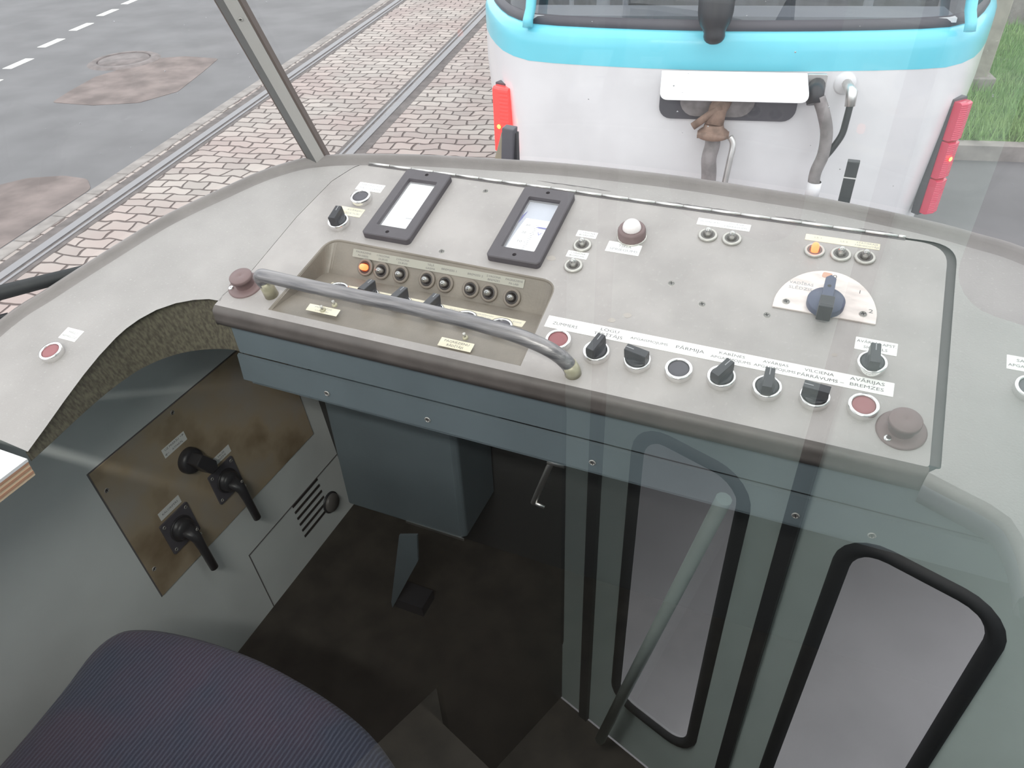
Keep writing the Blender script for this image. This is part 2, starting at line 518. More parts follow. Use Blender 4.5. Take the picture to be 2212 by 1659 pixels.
rail(-4.135 + 0.0, 0)
rail(-2.612, 1)
# road paint, patch, manhole
for i in range(8):
    e0, d0 = [(-7.53, 7.4), (-7.80, 8.26), (-8.07, 9.22), (-8.25, 10.10), (-8.44, 10.99), (-8.56, 11.79), (-8.72, 12.7), (-8.88, 13.6)][i]
    bm = bmesh.new(); add_box(bm, -0.06, 0.06, -0.22, 0.22, 0.0, 0.004)
    o = link_mesh('lane_dash', bm, M['paint'], None, MR @ T(e0, d0) @ Matrix.Rotation(math.radians(4), 4, 'Z'))
    w = ['nearest the tram front', 'second nearest', 'third nearest', 'fourth nearest', 'fifth nearest', 'sixth nearest', 'seventh nearest', 'eighth nearest', 'farthest'][i]
    tag(o, 'short white painted lane dash on the asphalt, %s in its row' % w, 'road marking', 'white lane dashes on the asphalt')
pp = round_poly([(-6.31, 6.90), (-5.79, 6.85), (-5.34, 6.97), (-5.13, 7.36), (-5.24, 8.09), (-5.34, 8.63), (-5.82, 8.70), (-6.12, 8.60), (-6.30, 8.18), (-6.43, 7.80), (-6.38, 7.3)], 0.08)
bm = bmesh.new(); add_prism(bm, pp, 0.0, 0.003)
tag(street_obj('road_patch', bm, M['patch']), 'pale reddish repair patch beside the round manhole on the asphalt', 'road patch')
pp = round_poly([(-8.5, -4), (-4.44, -4), (-4.44, 4.90), (-4.60, 5.08), (-4.85, 5.12), (-5.13, 5.04), (-5.30, 4.85), (-5.6, 4.1), (-6.4, 3.2)], 0.15)
bm = bmesh.new(); add_prism(bm, pp, 0.0, 0.003)
tag(street_obj('road_patch', bm, M['patch']), 'large rust red patch of asphalt next to the kerb stones', 'road patch')
t = thing('manhole', MR @ T(-6.50, 8.47, 0.0), 'round iron manhole cover in the asphalt by the pale patch', 'manhole')
bm = bmesh.new(); add_lathe(bm, [(0, 0.018), (0.29, 0.018), (0.30, 0.0)], 40); link_mesh('cover', bm, M['manhole'], t)
bm = bmesh.new(); add_lathe(bm, [(0.31, 0.0), (0.31, 0.022), (0.37, 0.022), (0.42, 0.0)], 40); link_mesh('ring', bm, M['manhole'], t)
# grass plot and its kerb
bm = bmesh.new(); add_box(bm, 1.55, 9, 6.32, 10.2, -0.05, 0.10)
tag(street_obj('grass_plot', bm, M['soil']), kind='structure')
bm = bmesh.new(); add_box(bm, 1.43, 9, 6.20, 6.32, -0.05, 0.115)
tag(street_obj('kerb_edge', bm, M['curb']), kind='structure')
bm = bmesh.new()
for i in range(16000):
    x = random.uniform(1.56, 5.2); yy = 6.32 + random.random() ** 1.2 * 3.8
    h = random.uniform(0.06, 0.17); a = random.uniform(0, PI); w = 0.006
    dx, dy = math.cos(a) * w, math.sin(a) * w; lx, ly = random.uniform(-.06, .06), random.uniform(-.06, .06)
    v = [bm.verts.new((x - dx, yy - dy, 0.1)), bm.verts.new((x + dx, yy + dy, 0.1)), bm.verts.new((x + lx, yy + ly, 0.1 + h))]
    bm.faces.new(v)
tag(street_obj('grass', bm, M['grass'], recalc=False), 'bright green grass growing on the plot right of the white tram', 'grass', kind='stuff')
# pole and wall behind
t = thing('street_pole', MR @ T(2.70, 7.75, 0.1), 'tan square concrete pole standing in the grass beside the white tram', 'pole')
bm = bmesh.new(); add_box(bm, -0.085, 0.085, -0.085, 0.085, 0, 6.0); link_mesh('shaft', bm, M['concrete'], t, bevel=0.012)
bm = bmesh.new(); add_box(bm, -0.14, 0.14, -0.14, 0.14, 0, 0.12); link_mesh('footing', bm, M['curb'], t, bevel=0.01)
t = thing('garage_building', MR @ T(3.2, 10.6, 0), 'dark grey low building with pale posts behind the grass plot', 'building')
bm = bmesh.new(); add_box(bm, -0.3, 9, 0, 4, 0, 3.4); link_mesh('wall', bm, M['building'], t)
for k in range(4):
    bm = bmesh.new(); add_box(bm, 0.25 + k * 1.0, 0.38 + k * 1.0, -0.09, 0.0, 0, 3.2); link_mesh('post', bm, M['concrete'], t, bevel=0.005)
bm = bmesh.new(); add_box(bm, -0.3, 9, -0.14, 0, 0, 0.35); link_mesh('plinth', bm, M['curb'], t)
bm = bmesh.new(); add_box(bm, -0.5, 9.2, -0.3, 4.2, 3.4, 3.55); link_mesh('roof', bm, M['building'], t)

# ------------------------------------------------------------------ THE TRAM AHEAD
MT = MR @ T(0.20, 2.935, 0)
PLAN = [(0, 0), (.15, .003), (.3, .012), (.5, .035), (.65, .06), (.75, .09), (.82, .15), (.88, .23), (.93, .33), (.98, .45), (1.03, .6), (1.12, 1.1), (1.2, 2.2), (1.22, 8)]
PL = [(-x, d) for x, d in reversed(PLAN[1:])] + PLAN


def plan_row(z, dd=0.0, sxx=1.0):
    return [(x * sxx, d + dd, z) for x, d in PL]


tram = thing('tram', MT, 'white tram with a cyan stripe standing directly ahead of the windscreen', 'tram')
bm = bmesh.new()
prof = [(0.35, 0.16, 0.90), (0.45, 0.10, 0.93), (0.7, 0.06, 0.95), (1.0, 0.02, 0.975), (1.25, 0.004, 0.99), (1.40, 0, 1.0), (1.52, 0, 1.0)]
add_strip(bm, [plan_row(z, dd, s) for z, dd, s in prof]); link_mesh('body', bm, M['tramwhite'], tram)
bm = bmesh.new()
prof = [(1.52, -0.001, 1.0), (1.58, -0.003, 1.0), (1.615, 0.0, 1.0), (1.635, 0.010, 0.995), (1.645, 0.026, 0.985), (1.647, 0.06, 0.96)]
add_strip(bm, [plan_row(z, dd, s) for z, dd, s in prof]); tag(link_mesh('waist_stripe', bm, M['tramcyan'], tram), 'cyan painted waist stripe')
bm = bmesh.new()
add_strip(bm, [plan_row(1.640, 0.034, .978), plan_row(1.655, 0.026, .978), plan_row(1.672, 0.034, .974), plan_row(1.678, 0.05, .966)])
link_mesh('window_gasket', bm, M['gasket'], tram)
bm = bmesh.new(); add_strip(bm, [plan_row(1.670, 0.05, .966), plan_row(2.55, 0.36, .90)], smooth=True); link_mesh('window_glass', bm, M['tramglass'], tram)
bm = bmesh.new(); add_strip(bm, [plan_row(2.52, 0.33, .905), plan_row(2.62, 0.36, .90), plan_row(2.95, 0.6, .82), plan_row(3.05, 1.2, .5)]); link_mesh('roof', bm, M['tramwhite'], tram)
bm = bmesh.new(); add_box(bm, -0.93, 0.93, 0.75, 8, 0.75, 0.8); link_mesh('saloon_floor', bm, M['floor'], tram)
bm = bmesh.new(); add_box(bm, -0.75, 0.75, 0.12, 0.30, 1.66, 1.675); tag(link_mesh('window_shelf', bm, M['sillwhite'], tram), 'pale shelf inside the rear window')
bm = bmesh.new(); add_box(bm, -0.9, 0.9, 0.9, 0.95, 0.8, 2.5); link_mesh('saloon_backdrop', bm, mat('saloon_interior', (0.16, 0.17, 0.19), 0.7, var=0.5, vscale=5, stretch=(3, 1, 0.3)), tram)
for x in (-0.75, 0.79):
    bm = bmesh.new(); dd = 0.085
    add_tube(bm, [(x, dd + 0.0, 1.640), (x, dd + 0.01, 1.665), (x * 0.99, dd + 0.03, 1.70), (x * 0.93, dd + 0.28, 2.52)], 0.020, 8)
    tag(link_mesh('window_post', bm, M['tramcyan'], tram), 'cyan window post')
for x, w in ((-0.50, 0.028), (-0.41, 0.012), (0.52, 0.018), (-0.63, 0.010)):
    bm = bmesh.new(); add_tube(bm, [(x, 0.45, 0.8), (x, 0.45, 2.5)], w, 10); tag(link_mesh('grab_pole', bm, M['sillwhite'], tram), 'pale grab pole inside')
# wiper motor
t = tram
bm = bmesh.new()
add_tube(bm, smooth_path([(-0.065, -0.06, 1.625), (-0.067, -0.055, 1.66), (-0.07, -0.03, 1.72), (-0.07, 0.03, 1.85), (-0.08, 0.1, 2.0)], 4),
         [0.016, 0.027, 0.034, 0.037, 0.036, 0.041, 0.050, 0.056, 0.060, 0.061, 0.062, 0.062, 0.062, 0.062, 0.062, 0.062, 0.062][:17], 12)
link_mesh('wiper_motor', bm, M['housing'], tram)
# recessed box and white board
bm = bmesh.new(); add_prism(bm, rrect(-0.235, 0.260, 1.345, 1.51, 0.045), -0.006, 0.004)
o = link_mesh('recess_box', bm, M['gasket'], tram, Matrix.Rotation(PI / 2, 4, 'X')); o.matrix_local = T(0, -0.004, 0) @ Matrix.Rotation(PI / 2, 4, 'X')
bm = bmesh.new(); add_prism(bm, rrect(-0.16, 0.11, 1.36, 1.50, 0.06), 0, 0.014)
o = link_mesh('recess_disc', bm, M['hose'], tram); o.matrix_local = T(0, -0.006, 0) @ Matrix.Rotation(PI / 2, 4, 'X')
bp_ = round_poly([(-0.235, 0.10), (0.265, 0.10), (0.285, 0.0), (-0.235, 0.0)], [0.002, 0.006, 0.03, 0.03])
bm = bmesh.new(); add_prism(bm, bp_, 0, 0.006)
o = link_mesh('number_board', bm, M['board'], tram, bevel=0.001); o.matrix_local = T(0, -0.105, 1.443) @ Matrix.Rotation(math.radians(62), 4, 'X')
tag(o, 'blank bright white board above the coupler')
for x in (-0.2, 0.22):
    bm = bmesh.new(); add_box(bm, x - 0.012, x + 0.012, -0.075, 0.0, 1.50, 1.51)
    link_mesh('board_bracket', bm, M['gasket'], tram)
# coupler valve and hoses
bm = bmesh.new()
add_tube(bm, [(-0.105, -0.06, 1.335), (-0.01, -0.055, 1.41)], 0.014, 10)
add_lathe(bm, [(0, 1.345), (0.035, 1.345), (0.038, 1.33), (0.055, 1.318), (0.058, 1.30), (0.03, 1.29), (0, 1.29)], 20, cx=-0.028, cy=-0.055)
add_tube(bm, [(-0.028, -0.055, 1.34), (-0.02, -0.035, 1.395), (0.0, 0.0, 1.42)], 0.034, 12)
add_tube(bm, [(-0.085, -0.055, 1.305), (0.03, -0.055, 1.305)], 0.014, 10)
link_mesh('valve', bm, M['rust'], tram)
bm = bmesh.new(); add_tube(bm, smooth_path([(-0.028, -0.055, 1.30), (-0.025, -0.065, 1.27), (-0.032, -0.075, 1.22), (-0.024, -0.08, 1.15), (-0.02, -0.08, 1.0), (0.0, -0.06, 0.8)], 5), 0.028, 14)
link_mesh('hose', bm, M['hose'], tram)
bm = bmesh.new(); add_tube(bm, smooth_path([(0.035, -0.055, 1.30), (0.05, -0.06, 1.27), (0.045, -0.07, 1.2), (0.03, -0.08, 1.0)], 5), 0.012, 10)
tag(link_mesh('hose', bm, M['alu'], tram), 'thin pale hose beside the thick one')
bm = bmesh.new(); add_prism(bm, rrect(0.275, 0.345, 1.425, 1.515, 0.006), 0, 0.012); o = link_mesh('connector_flange', bm, M['alu'], tram, bevel=0.002)
o.matrix_local = T(0, 0.006, 0) @ Matrix.Rotation(PI / 2, 4, 'X')
bm = bmesh.new(); add_tube(bm, [(0.315, 0, 1.475), (0.305, -0.05, 1.46), (0.310, -0.065, 1.43)], [0.030, 0.032, 0.028], 14); link_mesh('plug', bm, M['housing'], tram)
bm = bmesh.new(); add_tube(bm, smooth_path([(0.320, -0.06, 1.45), (0.345, -0.075, 1.40), (0.370, -0.07, 1.33), (0.375, -0.07, 1.25), (0.362, -0.07, 1.18), (0.365, -0.07, 1.10), (0.36, -0.06, 0.9)], 5), 0.022, 12)
link_mesh('cable', bm, M['hose'], tram)
bm = bmesh.new(); add_lathe(bm, [(0.0, 0.016), (0.032, 0.016), (0.040, 0.008), (0.040, 0)], 24); o = link_mesh('connector_flange', bm, M['tramwhite'], tram)
o.matrix_local = T(0.412, 0.03, 1.478) @ Matrix.Rotation(PI / 2, 4, 'X')
bm = bmesh.new(); add_tube(bm, [(0.418, 0.02, 1.48), (0.43, -0.04, 1.465), (0.432, -0.05, 1.42)], [0.017, 0.02, 0.018], 12); tag(link_mesh('plug', bm, M['alu'], tram), 'pale grey plug')
bm = bmesh.new(); add_tube(bm, smooth_path([(0.432, -0.05, 1.43), (0.43, -0.055, 1.37), (0.425, -0.06, 1.32), (0.402, -0.065, 1.27), (0.38, -0.07, 1.235)], 5), 0.012, 10)
tag(link_mesh('cable', bm, M['housing'], tram), 'thin black cable')
bm = bmesh.new(); add_lathe(bm, [(0.024, 0.03), (0.026, 0.03), (0.026, -0.03), (0.024, -0.03)], 16)
o = link_mesh('cable_sleeve', bm, M['tramwhite'], tram); o.matrix_local = T(0.367, -0.07, 1.115)


def lamp_col(x, d, z0, z1, w, rz, n, lit, lab):
    L = thing('tail_lamp', MT @ T(x, d, 0) @ Matrix.Rotation(math.radians(rz), 4, 'Z'), lab, 'tail lamp', 'tail lamps of the tram ahead')
    hh = (z1 - z0) / n
    for k in range(n):
        za = z1 - (k + 1) * hh + 0.004; zb = z1 - k * hh - 0.002
        bm = bmesh.new()
        m_ = 36
        rows = []
        for j in range(m_ + 1):
            z = za + (zb - za) * j / m_
            dd = 0.0012 * (j % 2)
            e = 0.010 if j in (0, m_) else 0
            rows.append([(-w / 2, 0, z), (-w / 2 + 0.002, -0.045 + dd + e, z), (0, -0.052 + dd + e, z), (w / 2 - 0.002, -0.045 + dd + e, z), (w / 2, 0, z)])
        V = add_strip(bm, rows, smooth=False)
        bm.faces.new(list(reversed(V[0]))); bm.faces.new(V[-1])
        o = link_mesh('lens', bm, M['redlit'] if k == lit and n == 1 else M['redlens'], L)
        if k == lit:
            bm = bmesh.new(); bmesh.ops.create_icosphere(bm, subdivisions=2, radius=0.009)
            for v in bm.verts: v.co.y *= 0.35
            g = link_mesh('bulb_glow', bm, M['spark'] if n == 1 else mat('lamp_glow_red', (1, .3, .1), .3, emit=(1, .2, .05), estr=3), o)
            g.matrix_local = T(-0.006, -0.054, (za + zb) / 2 - (0.02 if n == 1 else -0.01))
    bm = bmesh.new(); add_box(bm, -w / 2 - 0.006, w / 2 + 0.006, -0.012, 0.02, z0 - 0.006, z1 + 0.006); link_mesh('housing', bm, M['gasket'], L)
    return L


lamp_col(0.86, 0.20, 0.93, 1.38, 0.062, 38, 3, 1, 'tall three-section red tail lamp on the right corner of the white tram')
lamp_col(-0.872, 0.235, 1.10, 1.385, 0.085, -28, 1, 0, 'single glowing red tail lamp on the left corner of the white tram')

# ------------------------------------------------------------------ OWN TRAM: dash surface
RIM = [(-775, -420), (-768, -330), (-753, -170), (-730, -105), (-702, -34), (-663, 57), (-636, 103), (-605, 146), (-563, 201), (-518, 240), (-480, 258), (-433, 271), (-345, 287), (-254, 298), (-112, 311),
       (0, 315), (87, 315), (180, 311), (264, 306), (372, 291), (430, 278), (475, 265), (540, 228), (600, 160), (650, 70), (690, -60), (700, -160)]
RIMS = [(p.x, p.y) for p in smooth_path([(a, b, 0) for a, b in RIM], 4)]
LEDGE = [(-463, -50), (-482, -51), (-503, -58), (-525, -70), (-545, -88), (-558, -109), (-565, -128), (-568, -146), (-569, -178), (-567, -210), (-562, -250), (-556, -289), (-551, -326)]
RLEDGE = [(401, -64), (417, -70), (453, -83), (470, -93), (479, -108), (486, -130), (490, -160)]
PAN = [(-467, -58), (401, -58), (401, 262), (-418, 264), (-441, 214), (-451, 127), (-453, 14), (-466, -40)]
PANR = round_poly([(a / 1000, b / 1000) for a, b in PAN], [0.0, 0.004, 0.034, 0.030, 0.03, 0.03, 0.03, 0.0], 8)


def mm(pts): return [(a / 1000, b / 1000) for a, b in pts]


def groove_outline():
    out = []
    for x, y in PANR:
        gx = 0.010 if x > 0.33 else 0.0
        gy = (0.0035 if x > -0.2 else 0.001) if y > 0.2 else 0.0
        if x < -0.40: gx = -0.0006
        out.append((x + gx, y + gy))
    return out


GO = groove_outline()
dash = thing('dashboard', MP, 'grey speckled curved dashboard surface wrapping around the control panel', 'dashboard')
# polygon: ledge (left) -> front-left of panel -> round the panel -> front-right -> right ledge -> rim right -> rim left
i0 = PANR.index(PANR[0])
body = [GO[k] for k in range(len(GO))]
# PANR starts at front-left and runs counter-clockwise through front-right, top-right, top-left, left side
around = list(reversed(body[1:]))       # from left side over the top down to front-right
around = around[:]
rimrow = [p for p in mm(RIMS)]
inner_rim = offset_poly(rimrow, 0.0145, closed=False)      # to the inside
chk = Vector(inner_rim[40]) - Vector(rimrow[40])
poly = list(reversed(mm(LEDGE))) + around + mm(RLEDGE) + [(0.495, -0.19), (0.66, -0.19)]
rr_in = [p for p in reversed(inner_rim) if p[1] > -0.335 and not (p[0] > 0.3 and p[1] < -0.18)]
poly += rr_in + [(-0.70, -0.318)]
bm = bmesh.new()
vs = [bm.verts.new((x, y, 0)) for x, y in poly]
es = [bm.edges.new((vs[i], vs[(i + 1) % len(vs)])) for i in range(len(vs))]
bmesh.ops.triangle_fill(bm, edges=es, use_beauty=True)
for f in bm.faces:
    f.normal_update()
    if f.normal.z < 0: f.normal_flip()
link_mesh('surface', bm, M['dash'], dash, recalc=False)
# raised rim bead
bm = bmesh.new()
profile = [(0.015, 0.0), (0.0115, 0.0008), (0.0088, 0.003), (0.0068, 0.006), (0.0045, 0.0088), (0.0015, 0.0100), (-0.002, 0.0090), (-0.004, 0.005), (-0.005, 0.0), (-0.005, -0.05)]
rows = []
for a, h in profile:
    rows.append([(x, y, h) for x, y in offset_poly(rimrow, a, closed=False)])
add_strip(bm, rows); link_mesh('rim', bm, M['rim'], dash)
# left lip under the wing
down = MP.inverted().to_3x3() @ Vector((0, 0, -1))
LS = [(p.x, p.y) for p in smooth_path([(a / 1000, b / 1000, 0) for a, b in LEDGE], 3)]
drop = []
for x, y in LS:
    drop.append(max(0.012, (1.816 + 0.262 * y) - 1.7115 - 0.007))
bm = bmesh.new(); rows = []
offs = offset_poly(LS, 1.0, closed=False)
for fr, ln in ((0, 0), (0.25, 0), (0.6, 0), (0.9, 0), (1.0, 0), (1.0, 0.12), (1.0, 0.4), (1.0, 0.7), (1.0, 1.0)):
    row = []
    for (x, y), (ox, oy), d_ in zip(LS, offs, drop):
        r = 0.007; a = fr * PI / 2
        n = Vector((x - ox, y - oy, 0)); n.normalize(); n = -n
        s = 1.0
        p = Vector((x, y, 0)) + n * s * (r * math.sin(a)) + Vector((0, 0, -r * (1 - math.cos(a)))) + down * (d_ * ln)
        row.append(p)
    rows.append(row)
add_strip(bm, rows); o = link_mesh('edge_lip', bm, M['olive'], dash); tag(o, 'worn olive brown rolled lip')
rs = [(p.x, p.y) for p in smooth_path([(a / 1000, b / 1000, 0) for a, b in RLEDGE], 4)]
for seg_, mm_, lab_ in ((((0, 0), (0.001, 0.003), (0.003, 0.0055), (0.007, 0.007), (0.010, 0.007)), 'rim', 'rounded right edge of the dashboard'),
                        (((0.0095, 0.0068), (0.011, 0.009), (0.022, 0.009), (0.034, 0.006), (0.036, 0.0)), 'gasket', 'dark strip standing in for the shade under the right edge')):  # second strip is dark in place of the shaded gap above the apron
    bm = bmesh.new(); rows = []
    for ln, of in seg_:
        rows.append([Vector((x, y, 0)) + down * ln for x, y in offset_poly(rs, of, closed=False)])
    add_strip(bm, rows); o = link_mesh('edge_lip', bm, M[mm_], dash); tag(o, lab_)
# groove ring
bm = bmesh.new(); a = offset_poly(PANR, -0.004); b2 = offset_poly(GO, 0.006)
add_strip(bm, [[(x, y, -0.007) for x, y in a], [(x, y, -0.007) for x, y in b2]], close=True, smooth=False)
link_mesh('groove', bm, M['groove'], dash)

for k_, (u0, u1, v0) in enumerate(((60, 150, 271.5), (-130, -20, 279), (200, 250, 272), (300, 345, 270.5))):
    bm = bmesh.new(); n_ = 16; up_ = []; lo_ = []
    for i in range(n_ + 1):
        x = (u0 + (u1 - u0) * i / n_) / 1000; y = (v0 - (u0 + (u1 - u0) * i / n_ - u0) * 0.01) / 1000 + random.uniform(-0.0006, 0.0006)
        w = 0.0009 * math.sin(PI * i / n_) * random.uniform(0.3, 1.3) + 0.0001
        up_.append((x, y + w, 0.00025)); lo_.append((x, y - w, 0.00025))
    add_strip(bm, [up_, lo_], smooth=False)
    link_mesh('crack', bm, M['groove'], dash)
# ------------------------------------------------------------------ control panel
panel = thing('control_panel', MP, 'grey painted metal control panel set flush into the dashboard', 'control panel')
HOLE = round_poly(mm([(-385, -46), (-30, -46), (-34, 92), (-374, 97)]), [0, 0, 0.022, 0.022], 8)
bm = bmesh.new()
hole1 = offset_poly(HOLE, 0.0025)
hole1 = [(x, max(y, -0.0465)) for x, y in hole1]
fill_holes(bm, PANR, [hole1], 0.0)
bmesh.ops.recalc_face_normals(bm, faces=bm.faces[:])
for f in bm.faces:
    f.normal_update()
    if f.normal.z < 0: f.normal_flip()
# side skirt
edge = [p for p in PANR]
add_strip(bm, [[(x, y, 0) for x, y in PANR], [(x, y, -0.007) for x, y in PANR]], close=True, smooth=False)
link_mesh('cover_plate', bm, M['panel'], panel, recalc=False)
# recess: floor horizontal in the world, rear wall leaning back
tn = math.tan(TILT)


def floor_h(v): return -(v + 0.046) * tn - 0.001


bm = bmesh.new(); rows = [[], [], [], []]
cx_ = -0.205
for (x, y), (x1, y1) in zip(HOLE, hole1):
    yb = y if y < 0.02 else 0.02 + (y - 0.02) * (0.062 - 0.02) / (0.094 - 0.02) if y > 0.02 else y
    yb = min(yb, 0.060) if y > 0.05 else yb
    xb = cx_ + (x - cx_) * 0.985
    rows[0].append((x1, y1, 0.0)); rows[1].append((x + (x1 - x) * 0.3, y + (y1 - y) * 0.3, -0.0008)); rows[2].append((x, y, -0.0025 if y > -0.03 else -0.001)); rows[3].append((xb, yb, floor_h(yb)))
V = add_strip(bm, rows, close=True, smooth=False)
for f in bm.faces: f.smooth = False
bm.faces.new(V[3])
link_mesh('recess', bm, M['recess'], panel)
# front roll-down lip
bm = bmesh.new(); rows = []
xs = [-0.467 + i * (0.868 / 30) for i in range(31)]
for k in range(7):
    a = k / 6 * (PI / 2)
    rows.append([(x, -0.058 - 0.010 * math.sin(a), -0.010 * (1 - math.cos(a))) for x in xs])
base = Vector((0, -0.068, -0.010))
for d_ in (0.006, 0.014):
    rows.append([Vector((x, base.y, base.z)) + down * d_ for x in xs])
rows.append([Vector((x, base.y + 0.012, base.z)) + down * 0.0155 for x in xs])
add_strip(bm, rows); tag(link_mesh('front_lip', bm, M['lipshade'], panel), 'rolled front lip with its shading coloured in')
# corner flap, left end
bm = bmesh.new()
add_strip(bm, [[Vector((-0.467, -0.055, 0)), Vector((-0.467, -0.066, -0.006)), Vector((-0.466, -0.068, -0.012)) + down * 0.014],
               [Vector((-0.470, -0.045, -0.001)), Vector((-0.474, -0.04, -0.01)), Vector((-0.474, -0.04, -0.012)) + down * 0.03]])
link_mesh('corner_flap', bm, M['lipshade'], panel)
# piano hinge
bm = bmesh.new(); u = -0.402; k = 0
while u < 0.352:
    e = min(u + 0.0365, 0.354)
    add_tube(bm, [(u, 0.2655, 0.0012), (e, 0.2655, 0.0012)], 0.0022, 8); u = e + 0.0009; k += 1
link_mesh('hinge', bm, M['alu'], panel)
bm = bmesh.new(); add_box(bm, -0.402, 0.354, 0.2610, 0.2636, -0.001, 0.0006); tag(link_mesh('hinge_gap', bm, M['groove'], panel), 'dark gap under the hinge')


def screw_mesh(r=0.0045):
    bm = bmesh.new()
    add_lathe(bm, [(0, 0.0008), (r * 0.75, 0.0010), (r, 0.0)], 20, 0)
    for a in (0.3, 0.3 + PI / 2):
        c, s = math.cos(a), math.sin(a); L, w = r * 0.55, r * 0.13
        pts = [(c * L - s * w, s * L + c * w), (-c * L - s * w, -s * L + c * w), (-c * L + s * w, -s * L - c * w), (c * L + s * w, s * L - c * w)]
        fs = [bm.verts.new((x, y, 0.00115)) for x, y in pts]; f = bm.faces.new(fs); f.material_index = 1
    me = bpy.data.meshes.new('screw'); bm.to_mesh(me); bm.free(); me.materials.append(M['screw']); me.materials.append(M['socket'])
    return me


SCREW = screw_mesh()


def screw(parent, x, y, z=0.0, name='screw', s=1.0, mtx=None):
    o = bpy.data.objects.new(name, SCREW); COL.objects.link(o); o.parent = parent
    o.matrix_local = (mtx if mtx is not None else T(x, y, z)) @ Matrix.Scale(s, 4)
    return o


for u, v in ((-195, 241), (-204, 110), (104, 124), (147, 99), (221, 100)):
    screw(panel, u / 1000, v / 1000, 0.0)

# hairline marks and stains as thin dirt patches belong to the panel paint
stm = mat('dirt_stain', (0.40, 0.36, 0.335), 0.6)
for u, v, r in ((68, 60, 5), (52, 48, 4.5), (140, 20, 2), (-55, 132, 6), (300, 60, 3)):
    bm = bmesh.new()
    pts = [(u / 1000 + r / 1000 * (1 + random.uniform(-.2, .2)) * math.cos(a), v / 1000 + r / 1000 * .8 * math.sin(a)) for a in [2 * PI * i / 14 for i in range(14)]]
    bm.faces.new([bm.verts.new((x, y, 0.0002)) for x, y in pts])
    link_mesh('dirt_spot', bm, stm, panel)

# ------------------------------------------------------------------ controls
def ring_bm():
    bm = bmesh.new()
    add_lathe(bm, [(0.0150, 0.0), (0.0152, 0.001), (0.0152, 0.0080), (0.0146, 0.0090), (0.0120, 0.0090), (0.0115, 0.0082), (0.0115, 0.004), (0, 0.004)], 40)
    return bm


def make_button(m, label, group):
    t = thing('push_button', Matrix(), label, 'push button', group)
    link_mesh('bezel', ring_bm(), M['chrome'], t)
    bm = bmesh.new(); add_lathe(bm, [(0.0112, 0.004), (0.0112, 0.0072), (0.0105, 0.0079), (0.006, 0.0076), (0, 0.0075)], 32)
    link_mesh('button_cap', bm, m, t)
    return t


def make_switch(label, group):
    t = thing('rotary_switch', Matrix(), label, 'rotary switch', group)
    link_mesh('bezel', ring_bm(), M['chrome'], t)
    bm = bmesh.new()
    add_lathe(bm, [(0.0113, 0.004), (0.0113, 0.0088), (0.0105, 0.0095), (0, 0.0095)], 28)
    # grip: narrow tall bar with scooped flanks
    prof = [(0.0104, 0.0092), (0.0078, 0.0102), (0.0060, 0.0125), (0.0052, 0.016), (0.0050, 0.0225), (0.0045, 0.0232)]
    rowsL = []
    for sgn in (1, -1):
        rowsL.append([])
    L0, L1 = -0.0125, 0.0135
    rows = []
    for yy, f in ((L0, 0.55), (L0 + 0.0008, 0.62), (-0.008, 0.9), (0, 1), (0.008, 0.9), (L1 - 0.0008, 0.62), (L1, 0.55)):
        full = [(x if z > 0.0135 else 0.0051 + (x - 0.0051) * max(0, 1 - (yy / 0.0108) ** 2) ** 0.5 if abs(yy) < 0.0108 else 0.0051, yy, z) for x, z in prof]
        neg = [(-x, yy_, z) for x, yy_, z in reversed(full)]
        rows.append([(x_, y_, z_) for x_, y_, z_ in full + neg])
    V = add_strip(bm, rows, smooth=False)
    bm.faces.new(V[0]); bm.faces.new(list(reversed(V[-1])))
    link_mesh('grip', bm, M['black'], t)
    bm = bmesh.new(); add_box(bm, -0.0005, 0.0005, 0.004, 0.0130, 0.0232, 0.0234); link_mesh('pointer_mark', bm, M['ink'], t)
    return t


ROWG = 'buttons and switches of the long front row'
proto_red = make_button(M['capred'], 'dark red push button under the word ZUMMERS, touching the right handle foot', ROWG)
proto_red.matrix_world = pm(3, -3)
copy_tree(proto_red, pm(335, -6), 'dark red push button marked BREMZES, next to the large brown cap')
c = copy_tree(proto_red, pm(-635, -194), 'dark red push button alone on the left wing of the dashboard'); c['group'] = 'buttons away from the rows'
proto_blk = make_button(M['capblack'], 'black flat push button below the word PARMIJA on the long strip', ROWG)
proto_blk.matrix_world = pm(146, -9)
c = copy_tree(proto_blk, pm(-370, 183), 'black push button left of the first meter, upper one by a white sticker'); c['group'] = 'buttons away from the rows'
c = copy_tree(proto_blk, pm(484, 60), 'black push button cut by the right picture edge, below the SALONA sticker'); c['group'] = 'buttons away from the rows'
sw = make_switch('black rotary switch directly right of the red buzzer button, tilted slightly', ROWG)
sw.matrix_world = pm(51, -8, 0, -14)
copy_tree(sw, pm(99, -8, 0, 78), 'black rotary switch turned crosswise, left of the PARMIJA button')
copy_tree(sw, pm(192, -7, 0, -27), 'black rotary switch pointing to upper right, directly right of the PARMIJA button')
copy_tree(sw, pm(240, -8, 0, 2), 'black upright rotary switch in the long row, marked AVARIJAS APGAISMOJUMS')
copy_tree(sw, pm(288, -7, 0, 85), 'black rotary switch turned crosswise, beside the red brake button')
c = copy_tree(sw, pm(337, 53, 0, 3), 'black upright rotary switch alone above the row, below the semicircular plate'); c['group'] = 'rotary switches away from the rows'
c = copy_tree(sw, pm(-376, 127, 0, 5), 'black rotary switch left of the first meter, below the black button'); c['group'] = 'rotary switches away from the rows'
# recess row: on the horizontal floor
ZF = (MP @ Vector((0, -0.046, -0.001))).z


def fm(x, dist, rot=0.0):
    y0 = (MP @ Vector((0, -0.046, 0))).y
    return T(x / 1000, y0 + dist / 1000, ZF - 0.0003) @ Matrix.Rotation(math.radians(rot), 4, 'Z')


